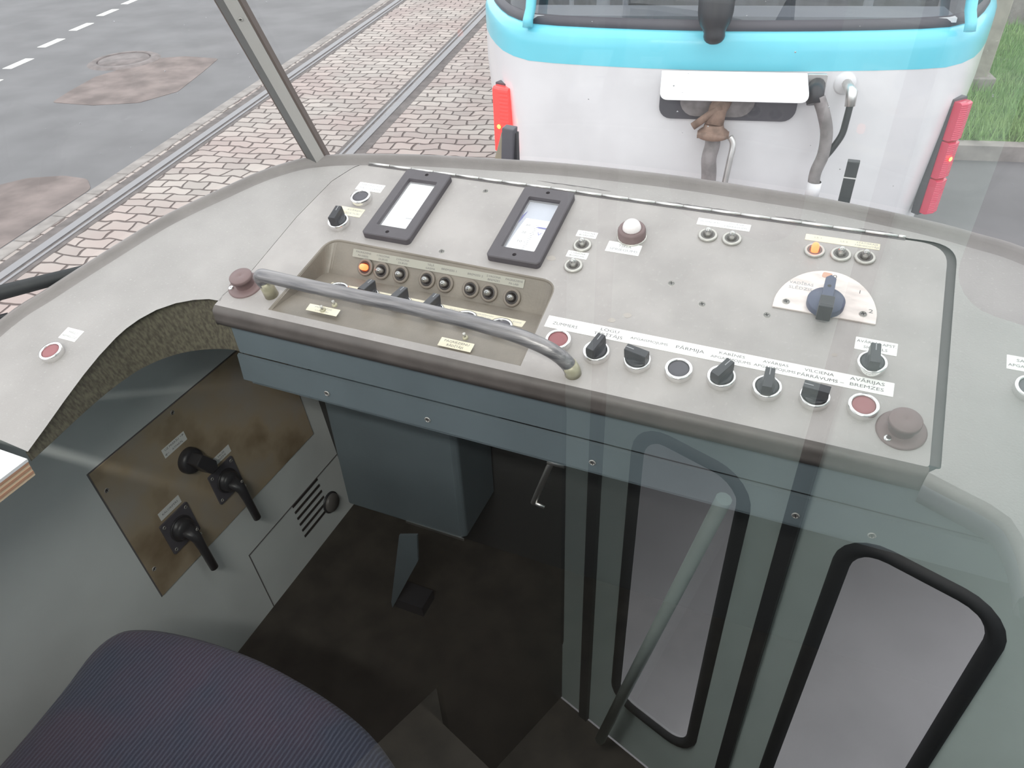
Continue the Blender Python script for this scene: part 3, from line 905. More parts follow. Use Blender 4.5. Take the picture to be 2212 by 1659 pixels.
RG = 'buttons and switches in the recess'
for i, (x, dd, k) in enumerate(((-323, 68, 'b'), (-275, 68, 's'), (-225, 66, 's'), (-177, 65, 's'), (-129, 62, 'b'), (-80, 61, 'b'))):
    lab = ['black push button in the recess, half hidden by the left end of the handle',
           'black rotary switch in the recess nearest the lit orange lamp',
           'black rotary switch in the recess, middle of the three behind the handle',
           'black rotary switch in the recess, right one of the three behind the handle',
           'black push button in the recess right beside the rotary switches',
           'black push button in the recess at the right end of its strip'][i]
    c = copy_tree(proto_blk if k == 'b' else sw, fm(x, dd, 0 if k == 'b' else -3), lab); c['group'] = RG


# indicator lamps
def make_lamp(label, group, lit=False, inner=False):
    t = thing('indicator_lamp', Matrix(), label, 'indicator lamp', group)
    bm = bmesh.new()
    ro = 0.0122
    add_lathe(bm, [(ro - 0.0004, 0.0), (ro, 0.0006), (ro, 0.0026), (ro - 0.0010, 0.0034), (0.0092, 0.0036), (0.0086, 0.0030), (0.0086, 0.0)], 60, knurl=0.03)
    link_mesh('collar', bm, M['innercollar'] if inner else M['knurl'], t)
    bm = bmesh.new(); add_lathe(bm, [(0.0087, 0.0026), (0.0078, 0.0034), (0.0064, 0.0032), (0.0058, 0.0006), (0, 0.0006)], 32); link_mesh('well', bm, M['socket'] if inner else M['socketgrey'], t)
    bm = bmesh.new(); add_lathe(bm, [(0.0044, 0.0006), (0.0046, 0.0075), (0.0042, 0.0105), (0.0031, 0.0125), (0.0015, 0.0136), (0, 0.0138)], 20)
    o = link_mesh('bulb', bm, M['lamplit'] if lit else M['bulb'], t)
    bm = bmesh.new(); add_lathe(bm, [(0.0030, 0.0006), (0.0030, 0.004), (0.0012, 0.005), (0.0010, 0.0085), (0, 0.0095)] if not lit else [(0, 0.004), (0.0020, 0.0055), (0.0022, 0.0085), (0, 0.0105)], 12)
    link_mesh('filament', bm, M['filament'] if lit else M['knurl'], t)
    if lit:
        o.data.materials[0] = M['litglass']; o['label'] = 'glowing orange bulb'
    return t


LG = 'indicator lamps on the panel top'
lp = make_lamp('unlit indicator lamp right of the voltmeter, the upper of the stacked two', LG); lp.matrix_world = pm(-23, 163)
for u, v, lab in ((-22, 124, 'unlit indicator lamp right of the voltmeter, the lower of the stacked two'),
                  (127, 217, 'unlit indicator lamp, left one of the pair below the two-word sticker'),
                  (157, 217, 'unlit indicator lamp, right one of the pair below the two-word sticker'),
                  (286, 218, 'unlit indicator lamp right beside the lit orange one above the semicircular plate'),
                  (313, 219, 'unlit indicator lamp at the right end of the trio above the semicircular plate')):
    copy_tree(lp, pm(u, v), lab)
lo = make_lamp('lit orange indicator lamp above the semicircular selector plate', LG, lit=True); lo.matrix_world = pm(256, 218)
# lamps on the rear wall of the recess
A0 = MP @ Vector((0, 0.092, -0.002)); B0 = MP @ Vector((0, 0.0605, floor_h(0.0605)))
ev = (A0 - B0).normalized(); nv = Vector((1, 0, 0)).cross(ev)
WLEN = (A0 - B0).length
MW = Matrix(((1, ev.x, nv.x, 0), (0, ev.y, nv.y, A0.y), (0, ev.z, nv.z, A0.z), (0, 0, 0, 1)))


def wm(x, w, n=0.0): return MW @ T(x / 1000, -w / 1000, n / 1000)


names = ['lit orange indicator lamp on the rear wall of the recess',
         'small dark unlit lamp in the recess right beside the lit orange one',
         'small dark unlit lamp in the recess, third counted from the lit one',
         'small dark unlit lamp in the recess under the words TALA GAISMA',
         'small dark unlit lamp in the recess directly right of the TALA GAISMA lamp',
         'small dark unlit lamp in the recess at the left of the last group of three',
         'small dark unlit lamp in the recess, middle of the last group of three',
         'small dark unlit lamp at the right end of the recess wall']
lw_ = make_lamp(names[1], 'indicator lamps in the recess', inner=True); lw_.matrix_world = wm(-283, 25.5)
ll_ = make_lamp(names[0], 'indicator lamps in the recess', lit=True, inner=True); ll_.matrix_world = wm(-309, 25)
for x, w, lab in zip((-253, -212.5, -185, -147.5, -121, -88.5), (25.5, 26, 26.5, 27, 27.5, 28), names[2:]):
    copy_tree(lw_, wm(x, w), lab)

# white dome lamp
t = thing('dome_lamp', pm(34, 195), 'white milky dome lamp in a ribbed dark bakelite collar above TIKLA SPRIEGUMS', 'indicator lamp')
bm = bmesh.new(); add_lathe(bm, [(0.0195, 0), (0.0195, 0.0015), (0.018, 0.002)], 40); link_mesh('washer', bm, M['knurl'], t)
bm = bmesh.new(); add_lathe(bm, [(0.0183, 0.0015), (0.0180, 0.012), (0.0165, 0.0145), (0.0125, 0.0150), (0.0115, 0.012)], 44, knurl=0.02); link_mesh('collar', bm, M['brown'], t)
bm = bmesh.new(); add_lathe(bm, [(0.0122, 0.012), (0.0120, 0.016), (0.0105, 0.0205), (0.008, 0.0235), (0.004, 0.0252), (0, 0.0257)], 36); link_mesh('dome', bm, M['dome'], t)


# brown caps
def cap(u, v, label, ang, r=0.0155):
    t = thing('brown_cap', pm(u, v), label, 'cap', 'brown bakelite caps at the panel corners')
    bm = bmesh.new(); add_lathe(bm, [(0.0238, 0), (0.0238, 0.0015), (0.022, 0.0028), (0.017, 0.003), (0, 0.003)], 44)
    link_mesh('flange', bm, M['brown'], t)
    bm = bmesh.new(); add_lathe(bm, [(0.0125, 0.003), (0.0125, 0.012), (r, 0.0145), (r, 0.0185), (r - .001, 0.0195), (0.002, 0.0195), (0.0008, 0.0188), (0, 0.0188)], 40)
    link_mesh('knob', bm, M['brown'], t)
    a = math.radians(ang)
    bm = bmesh.new(); add_lathe(bm, [(0.0008, 0.0044), (0.0014, 0.0044), (0.0034, 0.0044), (0.0036, 0.0028)], 20); o = link_mesh('rivet', bm, M['chrome'], t)
    o.matrix_local = T(0.0192 * math.cos(a), 0.0192 * math.sin(a))
    return t


cap(373, -22, 'large round brown cap at the right front corner of the control panel', 232)
cap(-444, -16, 'round brown cap beside the left foot of the handle bar', 215)


# meters
def meter(u, v, label, dial):
    t = thing('panel_meter', pm(u, v), label, 'meter', 'narrow upright panel meters')
    bm = bmesh.new()
    out = rrect(-0.036, 0.036, -0.072, 0.072, 0.005); inn = rrect(-0.0235, 0.0235, -0.0525, 0.0515, 0.0015)
    hs = [[(x0 + 0.0028 * math.cos(2 * PI * i / 14), y0 + 0.0028 * math.sin(2 * PI * i / 14)) for i in range(14)] for x0, y0 in ((0, 0.064), (0, -0.0635))]
    inn2 = list(reversed(inn))
    L = fill_holes(bm, out, [inn] + hs, 0.0095)
    o2 = offset_poly(out, 0.0012)
    add_strip(bm, [[(x, y, 0.0095) for x, y in out], [(x, y, 0.0083) for x, y in o2], [(x, y, 0.0) for x, y in o2]], close=True, smooth=False)
    add_strip(bm, [[(x, y, 0.0095) for x, y in inn], [(x, y, 0.0065) for x, y in offset_poly(inn, -0.0012)], [(x, y, 0.001) for x, y in offset_poly(inn, -0.0012)]], close=True, smooth=False)
    for h in hs:
        V = add_strip(bm, [[(x, y, 0.0095) for x, y in h], [(x, y, 0.003) for x, y in h]], close=True); bm.faces.new(V[1])
    link_mesh('frame', bm, M['gauge'], t)
    bm = bmesh.new(); add_box(bm, -0.0225, 0.0225, -0.0515, 0.0505, 0.0007, 0.0012); link_mesh('back_plate', bm, mat('meter_back', (0.45, 0.47, 0.55), 0.4), t)
    bm = bmesh.new()
    if dial == 'plain':
        add_box(bm, -0.0222, 0.0222, -0.0512, 0.0500, 0.0012, 0.0018)
        link_mesh('dial', bm, M['face'], t)
        bm = bmesh.new(); add_box(bm, 0.008, 0.0212, -0.0255, -0.0243, 0.0030, 0.0033); link_mesh('needle', bm, M['ink'], t)
    else:
        arc = [(-0.0205 + 0.010 * (1 - math.cos(k / 8 * 1.2)) * 0.9, -0.0512 + k / 8 * 0.067) for k in range(9)]
        pts = [(0.0222, -0.0512)] + [(0.0222, 0.0158)] + [(x, y) for x, y in reversed(arc)]
        add_prism(bm, pts, 0.0012, 0.0018); link_mesh('dial', bm, M['face'], t)
        bm = bmesh.new(); add_prism(bm, [(0.006, -0.0005), (0.010, 0.0007), (0.0215, 0.0007), (0.0215, -0.0017), (0.010, -0.0014)], 0.0030, 0.0034); link_mesh('needle', bm, M['navy'], t)
        items = []
        for y_, s_ in ((-0.0298, '10'), (-0.0125, '20'), (0.0025, '30')):
            items.append((s_, 0.0058, T(-0.0075, y_, 0.0019), 0.0060))
        o = join_text(items, t, M['inkdark'], 'numerals')
        bm = bmesh.new()
        for k in range(16):
            y_ = -0.0475 + k * 0.0035 if k < 10 else -0.0160 + (k - 9) * 0.0033
            w = 0.0075 if k in (5, 10, 14) else 0.0045
            x0 = -0.0018 if w > 0.005 else 0.0005
            add_box(bm, x0 + 0.0008 * (k / 4), x0 + w + 0.0008 * (k / 4), y_ - 0.00025, y_ + 0.00025, 0.0018, 0.00195)
        link_mesh('scale_marks', bm, M['inkdark'], t)
        o = join_text([('V', 0.009, T(0.014, -0.0115, 0.0019), 0.0062)], t, M['navy'], 'unit_letter')
        bm = bmesh.new(); add_prism(bm, [(-0.0222, 0.004), (-0.0205, 0.012), (-0.018, 0.030), (-0.0222, 0.020)], 0.0013, 0.0017); link_mesh('blue_mark', bm, M['navy'], t)
    bm = bmesh.new(); add_box(bm, -0.0226, 0.0226, -0.0515, 0.0505, 0.0062, 0.0064); link_mesh('glass_cover', bm, M['meterglass'], t)
    return t


meter(-291, 183.5, 'dark framed panel meter with a blank white face, nearest the left edge', 'plain')
meter(-100, 181.5, 'dark framed voltmeter marked V with needle near 25, right of the blank one', 'volt')


# ------------------------------------------------------------------ stickers
def sticker(x0, x1, y0, y1, lines, label, matf=None, m='paper', ink='ink', name='label_sticker', group='printed label stickers', rot=0):
    cxx, cyy = (x0 + x1) / 2, (y0 + y1) / 2
    mt = (matf or pm)(cxx, cyy) @ Matrix.Rotation(math.radians(rot), 4, 'Z')
    t = thing(name, mt, label, 'label', group)
    w, h = (x1 - x0) / 1000, (y1 - y0) / 1000
    bm = bmesh.new(); add_prism(bm, rrect(-w / 2, w / 2, -h / 2, h / 2, 0.0006, 2), 0.00005, 0.0004); link_mesh('backing', bm, M[m], t)
    items = [(b_, s_ / 1000, T((lx - cxx) / 1000, (ly - cyy) / 1000, 0.00045), (wd / 1000 if wd else None)) for b_, s_, lx, ly, wd in lines]
    if items: join_text(items, t, M[ink])
    return t


sticker(-23, 362, 18, 36.5, [('ZUMMERS', 6.6, 1, 26, 31), ('LOGU', 6, 55, 31, 22), ('TĪRĪTĀJS', 6, 55, 23.5, 35), ('APGAISMOJUMS', 5, 103, 27, 44),
                            ('PĀRMIJA', 6.4, 150, 27, 32), ('KABĪNES', 5, 196, 31, 28), ('APGAISMOJUMS', 5, 196, 24, 44), ('AVĀRIJAS', 5, 243, 31, 27), ('APGAISMOJUMS', 5, 243, 24, 44),
                            ('VILCIENA', 5.6, 288, 31, 30), ('PĀRRĀVUMS –', 5.6, 290, 23.5, 47), ('AVĀRIJAS', 6, 336, 31.5, 34), ('BREMZES', 6, 336, 24, 33)],
        'long white strip reading ZUMMERS to BREMZES above the front row of controls', ink='inkdark', name='label_strip')
sticker(8, 52, 161, 180.5, [('TĪKLA', 6, 31, 174, 17), ('SPRIEGUMS', 6, 31, 167, 37)], 'white sticker reading TIKLA SPRIEGUMS below the dome lamp')
sticker(-38, -10.5, 179.5, 191.5, [('1. VAGONA', 3.8, -24, 188, 20), ('BOJĀJUMS', 3.8, -24, 183.2, 20)], 'small white VAGONA BOJAJUMS sticker, the upper of two right of the voltmeter', ink='inkdark')
sticker(-38, -10, 139.5, 151.5, [('2. VAGONA', 3.8, -24, 148, 20), ('BOJĀJUMS', 3.8, -24, 143.2, 20)], 'small white VAGONA BOJAJUMS sticker, the lower of two right of the voltmeter', ink='inkdark')
sticker(108, 175, 236, 249, [('BOJĀJUMS', 4, 124, 243.5, 24), ('VILCIENA', 4, 157, 245.5, 19), ('PĀRRĀVUMS', 4, 157, 240, 28)], 'white sticker reading BOJAJUMS and VILCIENA PARRAVUMS above the lamp pair')
sticker(242, 327.5, 236.5, 247.5, [('LS 1', 3.8, 257, 243, 8), ('LS 2', 3.8, 287, 242.5, 8), ('STATISKAIS', 3.6, 313, 244.7, 24), ('PĀRVEIDOTĀJS', 3.6, 313, 239.8, 27)], 'yellowish sticker reading LS 1, LS 2 and STATISKAIS PARVEIDOTAJS above the lamp trio', m='paperold')
sticker(318, 360.5, 74, 92, [('AVĀRIJAS APST.', 5.3, 339.5, 86.5, 40), ('SIGNĀLS', 5.3, 339, 79, 24)], 'white sticker reading AVARIJAS APST. SIGNALS behind the lone rotary switch', ink='inkdark')
sticker(-394, -350, 204.5, 222, [('MAZĀ LOGA', 4.6, -371, 217, 36), ('MAZGĀŠANA', 4.6, -371, 210, 36)], 'white sticker partly under the black button left of the meters')
sticker(-395, -354, 147.5, 165, [('AVĀRIJAS', 4.8, -369, 160, 26), ('LUKTURI', 4.8, -369, 153, 22)], 'white sticker behind the rotary switch left of the meters', m='paperold')
sticker(464, 508, 85.5, 105, [('SALONA', 5.6, 486, 99, 26), ('APGAISMOJUMS', 5.2, 486, 91.5, 41)], 'white sticker reading SALONA APGAISMOJUMS cut by the right picture edge', ink='inkdark')
sticker(-652, -622, -168, -148.5, [('PĀRSLO', 4.8, -636, -155, 16), ('NEPĀRSLĒDZ', 4.4, -637, -162, 25)], 'small white sticker beside the lone red button on the left wing', ink='inkdark')
sticker(-335, -288, -34, -22.5, [('PRIEKŠĒJIE', 3.6, -312, -26, 26), ('LUKTURI', 3.6, -312, -31, 20)], 'yellowed sticker with a toggle on it at the panel front, below the handle', m='paperold')
sticker(-138, -94, -43.5, -30, [('PAGRIEZIENU', 4.8, -116, -34, 33), ('RĀDĪTĀJS', 4.8, -116, -40, 22)], 'yellowed sticker reading PAGRIEZIENU RADITAJS at the panel front edge', m='paperold', ink='inkdark')
# strip on the recess wall
sticker(-333, -76, -13.5, -2.5, [('PAGRIEZIENS', 3.6, -316, -5.7, 24), ('PA KREISI', 3.6, -316, -10.3, 16), ('1.VAGONA', 3.6, -285, -5.7, 20), ('DURVIS', 3.6, -284, -10.3, 14),
                              ('2.VAGONA', 3.6, -254, -5.9, 20), ('DURVIS', 3.6, -253, -10.4, 14), ('TĀLĀ', 3.6, -211, -5.9, 10), ('GAISMA', 3.6, -211, -10.5, 14),
                              ('BREMZES 1', 3.6, -183, -8, 22), ('BREMZES 2', 3.6, -145, -8, 22), ('2.VAGONA', 3.6, -119, -6, 20), ('BREMZES', 3.6, -118, -10.5, 17),
                              ('PAGRIEZIENS', 3.6, -90, -6, 24), ('PA LABI', 3.6, -90, -10.5, 13)], 'long grey strip of lamp names along the rear wall of the recess',
        matf=lambda x, y: wm(x, -y, 0.05), m='papergrey', ink='inkdark', name='label_strip')
sticker(-347, -58, 76, 90, [('SMILTNĪCAS', 3.4, -302, 84, 18), ('VAGONI', 3.4, -252, 84, 14), ('DURVIS', 3.4, -203, 84, 14), ('DURVIS', 3.4, -155, 84, 14), ('PRETBOKSĒŠANAS', 4, -118, 85, 34), ('IERĪCES', 3.4, -110, 80, 14), ('ZVANS', 3.4, -68, 84, 12)],
        'long yellowed strip on the recess floor behind its row of controls', matf=lambda x, y: fm(x, y), m='paperold', name='label_strip')

# toggles at the panel front
t = thing('toggle_switch', pm(-311, -29), 'tiny metal toggle poking through the yellowed sticker below the handle', 'toggle switch', 'small toggles on the panel front')
bm = bmesh.new(); add_lathe(bm, [(0.0038, 0), (0.0038, 0.0018), (0.0025, 0.0028), (0, 0.0028)], 14); link_mesh('collar', bm, M['handlefoot'], t)
bm = bmesh.new(); add_tube(bm, [(0, 0, 0.002), (-0.0012, 0.001, 0.0075)], [0.0013, 0.0019], 10); link_mesh('lever', bm, M['knurl'], t)
for u, v, lab in ((-300, -17, 'tiny metal toggle right behind the handle bar above the left yellowed sticker'), (-109, -24, 'tiny metal toggle behind the sticker PAGRIEZIENU RADITAJS under the handle')):
    copy_tree(t, pm(u, v), lab)

# ------------------------------------------------------------------ semicircular selector
t = thing('selector_switch', pm(280, 112), 'blue-grey master selector on a semicircular plate marked VADIBAS SLEDZIS 0 1 2', 'selector switch')
pts = []
for k in range(33):
    a = math.radians(-2 + 184 * k / 32); pts.append((0.0565 * math.cos(a), 0.004 + 0.070 * math.sin(a)))
pts = [(max(-0.0555, min(0.0555, x)), y) for x, y in pts]
bm = bmesh.new(); add_prism(bm, pts, 0.0, 0.0022); link_mesh('dial_plate', bm, M['plate'], t, bevel=0.0006)
screw(t, -0.042, 0.0125, 0.0023, s=1.0); screw(t, 0.041, 0.0135, 0.0023, s=1.0)
join_text([('VADĪBAS', 0.0062, T(-0.030, 0.0455, 0.0023), 0.027), ('SLĒDZIS', 0.0062, T(-0.030, 0.0375, 0.0023), 0.026)], t, M['ink'])
join_text([('0', 0.0085, T(0.0045, 0.0655, 0.0023), 0.0045), ('1', 0.008, T(0.034, 0.047, 0.0023), None), ('2', 0.008, T(0.0485, 0.0195, 0.0023), 0.0045)], t, M['inkdark'], 'numerals')
bm = bmesh.new(); add_prism(bm, round_poly([(-0.010, 0.062), (0.001, 0.061), (0.002, 0.070), (-0.009, 0.071)], 0.003), 0.0022, 0.0024); tag(link_mesh('paint_mark', bm, mat('orange_paint', (0.62, 0.36, 0.27), 0.6), t), 'faded orange paint dab')
bm = bmesh.new(); add_lathe(bm, [(0.0205, 0.0022), (0.0205, 0.0095), (0.0195, 0.0108), (0, 0.0108)], 48, cy=0.018); link_mesh('disc', bm, M['bluegrey'], t)
bm = bmesh.new()
add_prism(bm, [(-0.0068, -0.003), (0.0068, -0.003), (0.0060, 0.049), (0.0, 0.054), (-0.0055, 0.049)], 0.0108, 0.0160)
link_mesh('pointer', bm, M['bluegrey'], t, bevel=0.0008)
bm = bmesh.new(); add_lathe(bm, [(0.0022, 0.0161), (0, 0.0161)], 16, cy=0.035); link_mesh('pivot_hole', bm, M['socket'], t)
bm = bmesh.new()
add_strip(bm, [[(-0.0066, 0.016, 0.0160), (0.0066, 0.016, 0.0160), (0.0070, -0.006, 0.0160), (-0.0070, -0.006, 0.0160)],
               [(-0.0066, 0.014, 0.0190), (0.0066, 0.014, 0.0190), (0.0072, -0.010, 0.0300), (-0.0072, -0.010, 0.0300)],
               [(-0.0070, 0.002, 0.0300), (0.0070, 0.002, 0.0300), (0.0075, -0.013, 0.0340), (-0.0075, -0.013, 0.0340)]], close=True, smooth=False)
V = [v for v in bm.verts]; bm.faces.new(V[8:12])
# stem of the grip reaching forward and up
add_box(bm, -0.0075, 0.0075, -0.016, 0.0025, 0.0108, 0.0335)
link_mesh('grip', bm, M['black'], t, bevel=0.0012)

# ------------------------------------------------------------------ handle bar
t = thing('handle_bar', pm(-175, -28), 'worn grey tubular grab handle across the front of the control panel', 'handle')


def hp(u, v, h): return ((u + 175) / 1000, (v + 28) / 1000, h / 1000)


path = smooth_path([hp(-397, -22, 20), hp(-399, -23, 32), hp(-392, -25, 40), hp(-375, -27, 43), hp(-294, -29, 43), hp(-189, -29, 43), hp(-100, -32, 43), hp(-45, -35, 42), hp(-10, -38, 38), hp(14, -40, 30), hp(29, -41, 16), hp(34, -41, 0)], 5)
bm = bmesh.new(); add_tube(bm, path, 0.0088, 20); link_mesh('bar', bm, M['handle'], t)
bm = bmesh.new(); add_tube(bm, [hp(-397, -22, 0), hp(-397, -22, 26)], [0.0095, 0.0088], 18); tag(link_mesh('foot', bm, M['handlefoot'], t), 'yellowish worn left foot')
bm = bmesh.new(); add_tube(bm, [hp(34, -41, 0), hp(33.5, -41, 7), hp(30, -41, 16)], [0.0096, 0.0093, 0.0091], 18); tag(link_mesh('foot', bm, M['handlefoot'], t), 'yellowish worn right foot')

# ------------------------------------------------------------------ under the dash
YF = -0.060
under = thing('under_dash_apron', T(0, 0, 0), 'blue grey sheet metal apron hanging below the panel front edge', 'apron')
bm = bmesh.new()
prof = [(-0.052, 1.800), (-0.052, 1.775), (-0.050, 1.722), (-0.030, 1.716), (-0.030, 1.7045), (-0.018, 1.7040)]
add_strip(bm, [[(x, y_, z) for x in (-0.455, -0.2, 0.1, 0.4, 0.75)] for y_, z in prof], smooth=False)
link_mesh('upper_fascia', bm, M['cabpaint'], under)
bm = bmesh.new()
prof = [(-0.030, 1.7015), (-0.034, 1.7000), (-0.036, 1.657), (-0.022, 1.655), (-0.022, 1.64)]
add_strip(bm, [[(x, y_, z) for x in (-0.48, -0.2, 0.1, 0.4, 0.75)] for y_, z in prof], smooth=False)
link_mesh('lower_flange', bm, M['cabpaint'], under)
for x in (-0.33, -0.17, 0.06, 0.30, 0.38):
    screw(under, 0, 0, 0, mtx=T(x, -0.0362, 1.672) @ Matrix.Rotation(PI / 2, 4, 'X'))
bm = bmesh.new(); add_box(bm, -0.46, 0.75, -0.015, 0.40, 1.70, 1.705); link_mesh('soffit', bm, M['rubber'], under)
# heater box
t = thing('heater_box', T(-0.41, 0.335, 1.127), 'blue grey metal box hanging on the bulkhead under the dash, at the left', 'box')
bm = bmesh.new(); add_prism(bm, [(-0.144, -0.135), (0.128, -0.135), (0.138, -0.125), (0.138, 0.012), (-0.144, 0.012)], 0.0, 0.33); link_mesh('casing', bm, M['cabpaint'], t, bevel=0.004)
bm = bmesh.new(); add_box(bm, 0.0, 0.135, -0.137, -0.1345, -0.002, 0.004); link_mesh('bottom_edge', bm, M['alu'], t)
bm = bmesh.new(); add_box(bm, -0.15, 0.236, -0.143, 0.012, 0.295, 0.565); tag(link_mesh('upper_cover', bm, M['cabpaint'], t, bevel=0.003), 'wider upper cover reaching to the right')
for x, z in ((-0.10, 0.33), (0.08, 0.33)):
    screw(t, 0, 0, 0, mtx=T(x, -0.1445, z) @ Matrix.Rotation(PI / 2, 4, 'X'))
# lever / bracket
t = thing('latch_lever', T(0.0, 0.0, 1.62), 'pale metal latch lever hanging below the middle of the apron', 'lever')
bm = bmesh.new(); add_tube(bm, [(-0.004, 0, 0.02), (-0.010, 0, -0.01), (-0.035, 0, -0.092)], 0.0045, 8); link_mesh('arm', bm, M['alu'], t)
bm = bmesh.new(); add_tube(bm, [(0.012, 0.0, 0.0), (-0.012, 0.0, 0.0)], 0.006, 8); link_mesh('pivot', bm, M['alu'], t)
bm = bmesh.new(); add_tube(bm, [(-0.035, 0, -0.09), (-0.018, 0, -0.094)], 0.0035, 8); link_mesh('tip', bm, M['alu'], t)
# pedal
t = thing('foot_pedal', T(-0.38, 0.12, 0.93), 'narrow blue grey wedge-shaped pedal plate standing on the dark floor', 'pedal')
bm = bmesh.new(); add_prism(bm, [(0.010, 0.262), (0.052, 0.280), (0.044, 0.20), (0.008, 0.12), (-0.045, 0.0), (-0.045, 0.02)], 0, 0.005)
o = link_mesh('pedal_plate', bm, M['cabpaint'], t); o.matrix_local = Matrix.Rotation(PI / 2, 4, 'X')
bm = bmesh.new(); add_box(bm, -0.04, 0.03, 0.0, 0.05, 0.0, 0.03); link_mesh('pedal_base', bm, M['housing'], t)
# ------------------------------------------------------------------ left wall with rusty plate and switches
LEAN = 0.1
WR = Matrix.Translation((-0.70, 0, 1.2)) @ Matrix.Rotation(-math.atan(LEAN), 4, 'Y') @ Matrix(((0, 0, 1, 0), (1, 0, 0, 0), (0, 1, 0, 0), (0, 0, 0, 1)))
# local of WR: x = world Y, y = up along the wall, z = out of the wall into the cab


def wl(y_, z_): return WR @ T(y_, (z_ - 1.2) / math.cos(math.atan(LEAN)), 0)


bm = bmesh.new(); add_box(bm, -3.2, 0.42, -0.30, 0.55, -0.02, 0.0)
tag(link_mesh('wall_left', bm, M['wallpaint'], None, WR), kind='structure')
t = thing('switch_plate', WR, 'large rust-stained metal plate with three black switches on the left wall', 'plate')
bm = bmesh.new(); add_box(bm, -0.172, 0.30, 0.0, 0.298, 0.0, 0.0025); link_mesh('sheet', bm, M['rustplate'], t, bevel=0.0005)
bm = bmesh.new(); add_box(bm, -0.1745, -0.172, -0.002, 0.300, 0.0, 0.0006); add_box(bm, -0.172, 0.30, 0.298, 0.3003, 0.0, 0.0006); link_mesh('seam', bm, M['groove'], t)
for y_, z_ in ((0.007, 0.287), (-0.161, 0.254), (-0.161, 0.061), (0.2, 0.287)):
    screw(t, y_, z_, 0.0027)
sg = 'black cam switches on the rusty plate'


def cam_switch(y_, z_, label, plate, handle_dir, L):
    t = thing('cam_switch', wl(y_, z_) @ T(0, 0, 0.0025), label, 'cam switch', sg)
    if plate:
        bm = bmesh.new(); add_prism(bm, rrect(-0.034, 0.034, -0.036, 0.036, 0.003), 0, 0.0035); link_mesh('base_plate', bm, M['gasket'], t, bevel=0.0005)
        for a, b_ in ((-.027, .028), (.027, .028), (-.027, -.028), (.027, -.028)): screw(t, a, b_, 0.0036, s=0.8)
        bm = bmesh.new(); add_lathe(bm, [(0.025, 0.0035), (0.025, 0.007), (0.0235, 0.008), (0.022, 0.006), (0.0205, 0.006), (0.020, 0.016), (0.017, 0.020), (0, 0.020)], 36); link_mesh('rotor', bm, M['housing'], t)
        bm = bmesh.new()
        rows = []
        for s_, w_, h_ in ((-0.004, 0.014, 0.020), (0.006, 0.013, 0.034), (0.02, 0.010, 0.040), (0.045, 0.0085, 0.040), (L - 0.002, 0.008, 0.038), (L, 0.006, 0.037)):
            rows.append([(0 + w_ * math.cos(a), -s_, h_ - 0.008 + w_ * 0.9 * math.sin(a)) for a in [2 * PI * k / 12 for k in range(12)]])
        V = add_strip(bm, rows, close=True); bm.faces.new(V[0]); bm.faces.new(list(reversed(V[-1])))
        o = link_mesh('lever_handle', bm, M['housing'], t); o.matrix_local = Matrix.Rotation(handle_dir, 4, 'Z')
        screw(t, 0, 0, 0, mtx=T(0.008, -0.002, 0.0345), s=0.7); screw(t, 0, 0, 0, mtx=T(0.010, -0.016, 0.0345), s=0.7)
    else:
        bm = bmesh.new(); add_lathe(bm, [(0.025, 0), (0.025, 0.006), (0.023, 0.013), (0.019, 0.015), (0, 0.015)], 32); link_mesh('rotor', bm, M['housing'], t)
        bm = bmesh.new(); add_prism(bm, round_poly([(-0.010, 0.016), (0.012, 0.016), (0.015, -0.024), (0.005, -0.036), (-0.011, -0.026)], 0.004), 0.012, 0.040)
        o = link_mesh('grip', bm, M['housing'], t, bevel=0.002); o.matrix_local = Matrix.Rotation(handle_dir, 4, 'Z')
    return t


cam_switch(-0.083, 1.286, 'black cam switch with lever handle under the KALORIFERS sticker on the rusty plate', True, 0.05, 0.108)
cam_switch(0.045, 1.289, 'black cam switch with lever handle farther along the wall, beside the plain rotary knob', True, 0.08, 0.108)
cam_switch(-0.006, 1.385, 'black short knob under the arrow sticker on the rusty plate', False, 0.5, 0)


def wsm(x, y): return wl(x / 1000, 1.2 + y / 1000) @ T(0, 0, 0.0026)


WG = 'white stickers on the rusty plate'
sticker(-45, 10, 222, 241, [('UZ PRIEKŠU', 5.6, -22, 236, 34), ('→', 7, 3, 236.5, 9), ('ATPAKAĻ', 5.6, -12, 227, 26), ('←', 7, -38, 227, 9)], 'white sticker with two arrows above the short black knob', matf=wsm, ink='inkdark', group=WG)
sticker(34, 84, 131, 148, [('SAUSS', 5.4, 60, 143, 18), ('REŽĪMS', 5.4, 60, 136, 20)], 'white sticker on the rusty plate above the far lever switch', matf=wsm, ink='inkdark', group=WG)
sticker(-107, -56, 127, 144, [('KALORIFERS', 6, -81, 135.5, 38)], 'white sticker reading KALORIFERS above the near lever switch', matf=wsm, ink='inkdark', group=WG)
# vent and disc low on the wall
t = thing('wall_vent', wl(0.22, 1.04), 'row of dark slanted ventilation slots low on the left wall', 'vent')
bm = bmesh.new()
for k in range(6): add_box(bm, -0.05, 0.045, 0.05 - k * 0.019, 0.056 - k * 0.019, -0.001, 0.0015)
link_mesh('slots', bm, M['socket'], t)
t = thing('wall_disc', wl(0.278, 1.005), 'small round grey disc cap beside the wall ventilation slots', 'cap')
bm = bmesh.new(); add_lathe(bm, [(0, 0.012), (0.020, 0.012), (0.023, 0.008), (0.023, 0)], 28); link_mesh('cap', bm, M['socketgrey'], t)
bm = bmesh.new(); add_lathe(bm, [(0.023, 0.004), (0.027, 0.003), (0.027, 0)], 28); link_mesh('rim', bm, M['housing'], t)
bm = bmesh.new(); add_box(bm, 0.02, 0.35, -0.105, -0.103, 0, 0.0012); add_box(bm, 0.02, 0.022, -0.28, -0.103, 0, 0.0012)
